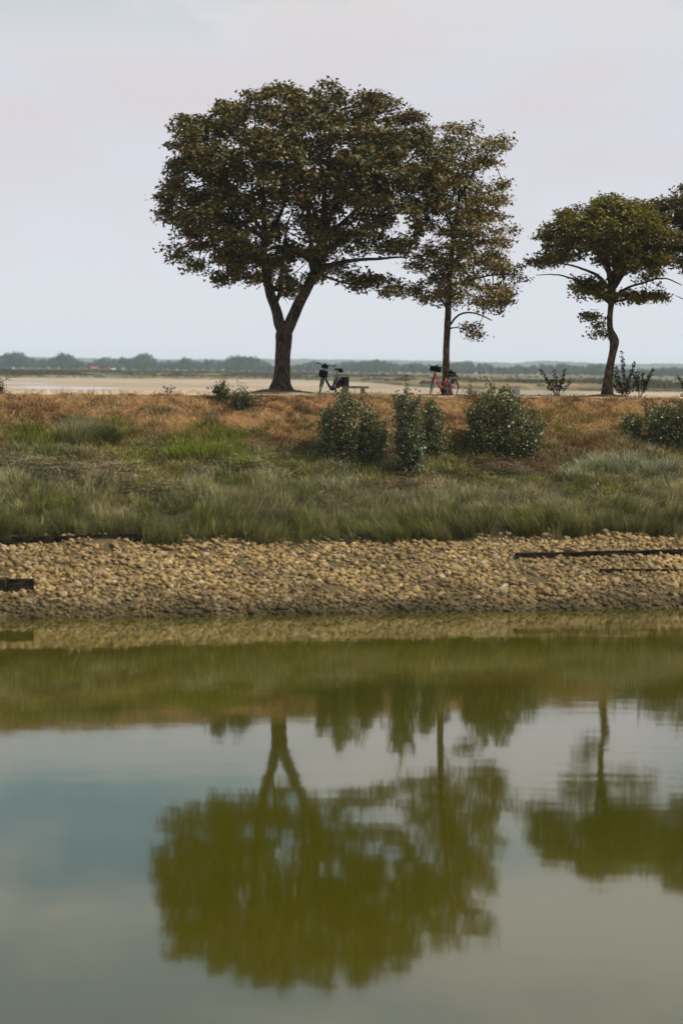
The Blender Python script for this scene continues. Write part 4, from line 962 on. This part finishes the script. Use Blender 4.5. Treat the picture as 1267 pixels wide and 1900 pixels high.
shrub('sapling', 'dark rounded sapling rightmost behind the umbrella-shaped tree', 'sapling', None, 1186, 724, 0, 560, (.05, .09), DK1, DK2, Y=85, seed=17, leafm='leaf_green', stems=[(1186, 1184, 684), (1186, 1178, 690), (1187, 1192, 690), (1187, 1211, 683), (1188, 1203, 696), (1186, 1176, 698), (1187, 1200, 703)], rs=.01)
shrub('sapling', 'dark sapling cut by the right edge beyond the path', 'sapling', None, 1275, 726, 0, 420, (.05, .09), DK1, DK2, Y=85, seed=18, leafm='leaf_green', stems=[(1275, 1256, 696), (1275, 1262, 703), (1276, 1272, 690), (1277, 1288, 688), (1277, 1295, 700)], rs=.01)
shrub('weed_sprig', 'yellow-green weeds beside the rear wheel of the red bicycle', 'weed', [(858,722),(868,712),(885,722),(890,735),(862,736)], 874, 738, 16, 260, (.03, .055), (.09, .10, .03), (.15, .15, .06), .2, seed=19, leafm='leaf_green', rs=.004)

# ================================================================ BICYCLES, BENCH, POST
def Rz(a): return np.array([(math.cos(a), -math.sin(a), 0), (math.sin(a), math.cos(a), 0), (0, 0, 1)])
def wheel_parts(parent, cx, r, X_, rim_mat):
    """X_ maps local points (wheel in the xz plane) to the bike's frame"""
    def ring(rad, tr, n=40, m_=8):
        vs = []; fs = []
        for i_ in range(n):
            a = 2*math.pi*i_/n
            for j in range(m_):
                b_ = 2*math.pi*j/m_; q = rad+tr*math.cos(b_); vs.append(X_(np.array([cx+q*math.cos(a), tr*math.sin(b_), r+q*math.sin(a)])))
                fs.append((i_*m_+j, i_*m_+(j+1) % m_, ((i_+1) % n)*m_+(j+1) % m_, ((i_+1) % n)*m_+j))
        return vs, fs
    w_ = MB(); c0 = X_(np.array([cx, -.045, r])); c1 = X_(np.array([cx, .045, r])); w_.tube([c0, c1], .022, 10); wo = w_.build('wheel', M['steel'], parent, True)
    MB().add(*ring(r-.02, .021)).build('tyre', M['tyre'], wo, True)
    MB().add(*ring(r-.046, .011, 40, 6)).build('rim', rim_mat, wo, True)
    s_ = MB()
    for i_ in range(24):
        a = 2*math.pi*i_/24; sgn = 1 if i_ % 2 else -1
        s_.tube([X_(np.array([cx+.02*math.cos(a+sgn*.8), .03*sgn, r+.02*math.sin(a+sgn*.8)])), X_(np.array([cx+(r-.05)*math.cos(a), 0, r+(r-.05)*math.sin(a)]))], .0022, 3, False)
    s_.build('spokes', M['steel'], wo)
def mudguard(parent, cx, r, X_, a0, a1, mt):
    vs = []; fs = []; n = 16
    for i_ in range(n+1):
        a = R(a0+(a1-a0)*i_/n)
        for dy, q in ((-.03, r+.012), (-.02, r+.028), (.02, r+.028), (.03, r+.012)): vs.append(X_(np.array([cx+q*math.cos(a), dy, r+q*math.sin(a)])))
        if i_ < n: fs += [(i_*4+j, i_*4+j+1, (i_+1)*4+j+1, (i_+1)*4+j) for j in range(3)]
    o_ = MB().add(vs, fs).build('mudguard', mt, parent); sd_ = o_.modifiers.new('solid', 'SOLIDIFY'); sd_.thickness = .003
def softbox(c, d, M_=None, taper=.88):
    m_ = MB(); vs = []
    for z, s_ in ((-1, taper), (-.75, 1), (.75, 1), (1, taper)):
        for x, y in ((-.8, -1), (.8, -1), (1, -.7), (1, .7), (.8, 1), (-.8, 1), (-1, .7), (-1, -.7)):
            q = np.array([x*s_*d[0]/2, y*s_*d[1]/2, z*d[2]/2]); q = M_ @ q if M_ is not None else q; vs.append(q+np.array(c))
    fs = [(i_*8+j, i_*8+(j+1) % 8, (i_+1)*8+(j+1) % 8, (i_+1)*8+j) for i_ in range(3) for j in range(8)]+[tuple(range(8))[::-1], tuple(range(24, 32))]
    return m_.add(vs, fs)
def bicycle(label, px, Y, yaw, steer, paint, red):
    g = onground(px, Y); b_ = empty('bicycle', tuple(g), yaw); tag(b_, label, 'bicycle')
    r = .335; RX, FX = -.53, .57; I = lambda q: q
    head = np.array([.34, 0, .93]); hb_ = np.array([.40, 0, .70]); ax = (head-hb_)/np.linalg.norm(head-hb_)
    Q = np.array(Matrix.Rotation(steer, 3, Vector(ax)))
    Xf = lambda q: Q @ (np.asarray(q)-hb_) + hb_
    lowest = min(Xf(np.array([FX+r*math.cos(a), 0, r+r*math.sin(a)]))[2] for a in np.linspace(0, 6.28, 40))
    pale = mat('rim_pale', (.36, .34, .30), .45, .5)[0] if red else M['steel']
    wheel_parts(b_, RX, r, I, pale); wheel_parts(b_, FX, r, Xf, pale)
    mg = M['darkpaint']; mudguard(b_, RX, r, I, 15, 175, mg); mudguard(b_, FX, r, Xf, 45, 165, mg)
    bbp = np.array([-.08, 0, .29]); seat_t = np.array([-.24, 0, .72]); f = MB()
    f.tube([hb_+(.005, 0, -.02), head+(-.005, 0, .03)], .026, 12)
    f.tube([hb_+(-.01, 0, .10), np.array([.20, 0, .50]), np.array([.06, 0, .33]), bbp], [.030, .031, .031, .03] if red else [.032, .044, .048, .045], 12)
    if red:
        f.tube([bbp+(0, 0, .02), seat_t], .020, 10)
        f.tube([np.array([.06, 0, .36]), np.array([-.13, 0, .40])], .018, 8)
        f.tube([head+(-.01, 0, -.03), np.array([.22, 0, .54])], .016, 8)
        f.tube([np.array([.235, 0, .56]), hb_+(0, 0, .01)], .014, 8)
    else:
        f.tube([bbp+(0, 0, .02), seat_t], .036, 10)
        f.tube([hb_+(0, 0, .03), np.array([.28, 0, .64])], .016, 8)
    for s_ in (-1, 1):
        f.tube([bbp+(-.02, .03*s_, 0), np.array([RX, .065*s_, r])], .011, 8)
        f.tube([seat_t+(.0, .02*s_, -.06), np.array([RX, .065*s_, r])], .010, 8)
    f.build('frame', paint, b_, True)
    fk = MB(); cr_ = hb_+(.012, 0, -.05)
    fk.tube([Xf(cr_+(0, -.06, 0)), Xf(cr_+(0, .06, 0))], .02, 8)
    for s_ in (-1, 1): fk.tube([Xf(cr_+(0, .055*s_, .01)), Xf(cr_+(.05, .055*s_, -.16)), Xf((FX, .055*s_, r))], [.018, .017, .012], 8)
    fk.build('fork', M['steel'] if red else M['darkpaint'], b_, True)
    top = head+ax*.13; st_ = MB(); st_.tube([head, top, top+(.03, 0, .03)], .016, 8); so = MB(); so.v = [tuple(Xf(v)) for v in st_.v]; so.f = st_.f; so.build('stem', M['darkpaint'], b_, True)
    hbp = [top+(-.20, -.31, .06), top+(-.05, -.27, .07), top+(.03, -.12, .05), top+(.03, 0, .03), top+(.03, .12, .05), top+(-.05, .27, .07), top+(-.20, .31, .06)]
    hbp = [Xf(q) for q in smooth_line([list(q) for q in hbp], .05)]; ho_ = MB().tube(hbp, .012, 8).build('handlebar', M['darkpaint'], b_, True)
    for s_ in (-1, 1):
        MB().tube([Xf(top+(-.08, .278*s_, .07)), Xf(top+(-.21, .312*s_, .058))], .019, 8).build('grip', M['black'], ho_, True)
        MB().tube([Xf(top+(-.03, .25*s_, .06)), Xf(top+(.0, .285*s_, .035)), Xf(top+(-.10, .325*s_, .02))], .006, 6).build('brake_lever', M['black'], ho_, True)
    mb_ = MB(); mb_.tube([Xf(top+(0, -.2, .06)), Xf(top+(.02, -.22, .18))], .005, 5)
    MB().box(Xf(top+(.05, 0, .08)), (.05, .09, .06), Q).build('display', M['black'], ho_, bevel=.01)
    # saddle
    sc_ = seat_t+(-.085, 0, .25); vs = []; fs = []
    for i_, (x, w_, z) in enumerate(((-.14, .07, .0), (-.12, .115, .012), (-.05, .10, .012), (.03, .05, .0), (.10, .026, -.002), (.14, .018, -.012))):
        for y, dz in ((-1, -.045), (-1, -.012), (-.6, .02), (0, .024), (.6, .02), (1, -.012), (1, -.045), (0, -.05)): vs.append(sc_+np.array([x, y*w_, z+dz]))
        if i_ < 5: fs += [(i_*8+j, i_*8+(j+1) % 8, (i_+1)*8+(j+1) % 8, (i_+1)*8+j) for j in range(8)]
    fs += [tuple(range(8)), tuple(range(40, 48))[::-1]]
    MB().add(vs, fs).build('saddle', M['black'], b_, True)
    MB().tube([seat_t+(.01, 0, -.04), sc_+(0, 0, -.04)], .013, 8).build('seat_post', M['darkpaint'], b_, True)
    softbox(sc_+(-.15, 0, -.07), (.11, .15, .10)).build('saddle_bag', M['bag'], b_)
    # carrier with bags
    rk = MB(); z0 = .76
    for s_ in (-1, 1):
        rk.tube([np.array([-.32, .06*s_, z0-.02]), np.array([-.78, .06*s_, z0])], .006, 6); rk.tube([np.array([RX, .07*s_, r]), np.array([-.60, .07*s_, z0])], .005, 6); rk.tube([np.array([RX, .07*s_, r]), np.array([-.45, .07*s_, z0])], .005, 6)
    for x in (-.4, -.52, -.64, -.77): rk.tube([np.array([x, -.06, z0]), np.array([x, .06, z0])], .005, 6)
    rk.build('luggage_rack', M['darkpaint'], b_, True)
    if red:
        softbox((-.56, 0, .80), (.34, .15, .08)).build('battery', M['black'], b_); softbox((-.60, 0, .88), (.16, .12, .09)).build('rack_bag', M['bag'], b_)
        softbox((-.56, .0, .60), (.20, .02, .20)).build('wheel_lock', M['black'], b_)
        bg_ = softbox(top+(.13, 0, -.02), (.15, .40, .19)); b2 = MB(); b2.v = [tuple(Xf(v)) for v in bg_.v]; b2.f = bg_.f; b2.build('handlebar_bag', M['bag'], b_)
    else:
        for s_ in (-1, 1):
            o_ = softbox((-.58, .155*s_, .50), (.25, .13, .30), taper=.8).build('pannier', M['bag'], b_); softbox((-.58, .155*s_, .665), (.27, .15, .05)).build('flap', M['bag'], o_)
        softbox(bbp+(-.09, 0, .23), (.055, .06, .30), np.array(Matrix.Rotation(-.35, 3, 'Y'))).build('battery', M['black'], b_)
        bg_ = softbox(hb_+(.20, 0, .11), (.24, .30, .26), taper=.7); b2 = MB(); b2.v = [tuple(Xf(v)) for v in bg_.v]; b2.f = bg_.f; b2.build('front_bag', M['bag'], b_)
        bg_ = softbox(top+(.11, 0, -.0), (.12, .24, .12)); b2 = MB(); b2.v = [tuple(Xf(v)) for v in bg_.v]; b2.f = bg_.f; b2.build('handlebar_bag', M['bag'], b_)
    # motor, cranks, chain guard
    MB().tube([bbp+(.01, -.06, .0), bbp+(.01, .06, .0)], .095 if red else .085, 18).build('motor', M['black'], b_, True)
    cg = MB(); cg.tube([bbp+(.02, -.075, 0), np.array([-.3, -.075, .32]), np.array([RX, -.075, r])], [.055, .05, .04], 8); cg.build('chain_guard', M['black'], b_, True)
    for s_, dx, dz in ((-1, .10, -.13), (1, -.10, .13)):
        co = MB().tube([bbp+(0, .08*s_, 0), bbp+(dx, .10*s_, dz)], .010, 6).build('crank', M['steel'], b_)
        MB().box(bbp+(dx, .15*s_, dz), (.09, .09, .022)).build('pedal', M['black'], co, bevel=.004)
    MB().tube([bbp+(-.16, -.03, .0), bbp+(-.22, -.14, -.285)], .009, 6).build('kickstand', M['steel'] if red else M['black'], b_)
    lp = Xf(hb_+(.09, 0, .12)); l_ = MB().tube([lp, lp+Q @ np.array([.06, 0, 0])], [.028, .034], 10).build('headlight', M['black'], b_, True)
    MB().tube([np.array([-.80, 0, .74]), np.array([-.82, 0, .74])], .03, 8).build('tail_light', mat('red_lens', (.3, .01, .01), .2)[0], b_, True)
    return b_
bicycle('black step-through bicycle with panniers and front bag, parked right of the forked tree', 614, 75.6, R(180+46), R(42), M['darkpaint'], False)
bicycle('red step-through bicycle with black handlebar bag leaning in front of the slender tree', 819, 77.2, R(180+43), R(40), M['red'], True)
# stone bench
Yb_ = 78.6; A_ = at(628, 720, Yb_); g = np.array([A_[0]+.56, Yb_, float(bank_z(A_[0]+.56, Yb_))]); be_ = empty('stone_bench', tuple(g)); tag(be_, 'low grey stone slab bench behind the black bicycle', 'bench')
MB().box((0, 0, .29), (1.12, .40, .085)).build('slab', M['stone'], be_, bevel=.012)
for x in (-.33, .33): MB().box((x, 0, .115), (.16, .32, .27)).build('leg', M['stone'], be_, bevel=.01)
# pale block post behind the big bush
A_ = at(957, 720, 80.4); g = (A_[0], 80.4, float(bank_z(A_[0], 80.4))); po = empty('marker_post', g); tag(po, 'stubby pale concrete post on the path behind the largest bush', 'post')
MB().box((0, 0, .16), (.27, .24, .40)).build('block', M['pale'], po, bevel=.015); MB().box((0, 0, .39), (.31, .28, .055)).build('cap', M['pale'], po, bevel=.01)
# small things lying on the sand beyond
print('leaves', nl1, nl2, nl3, nl4, 'objs', len(S.objects))
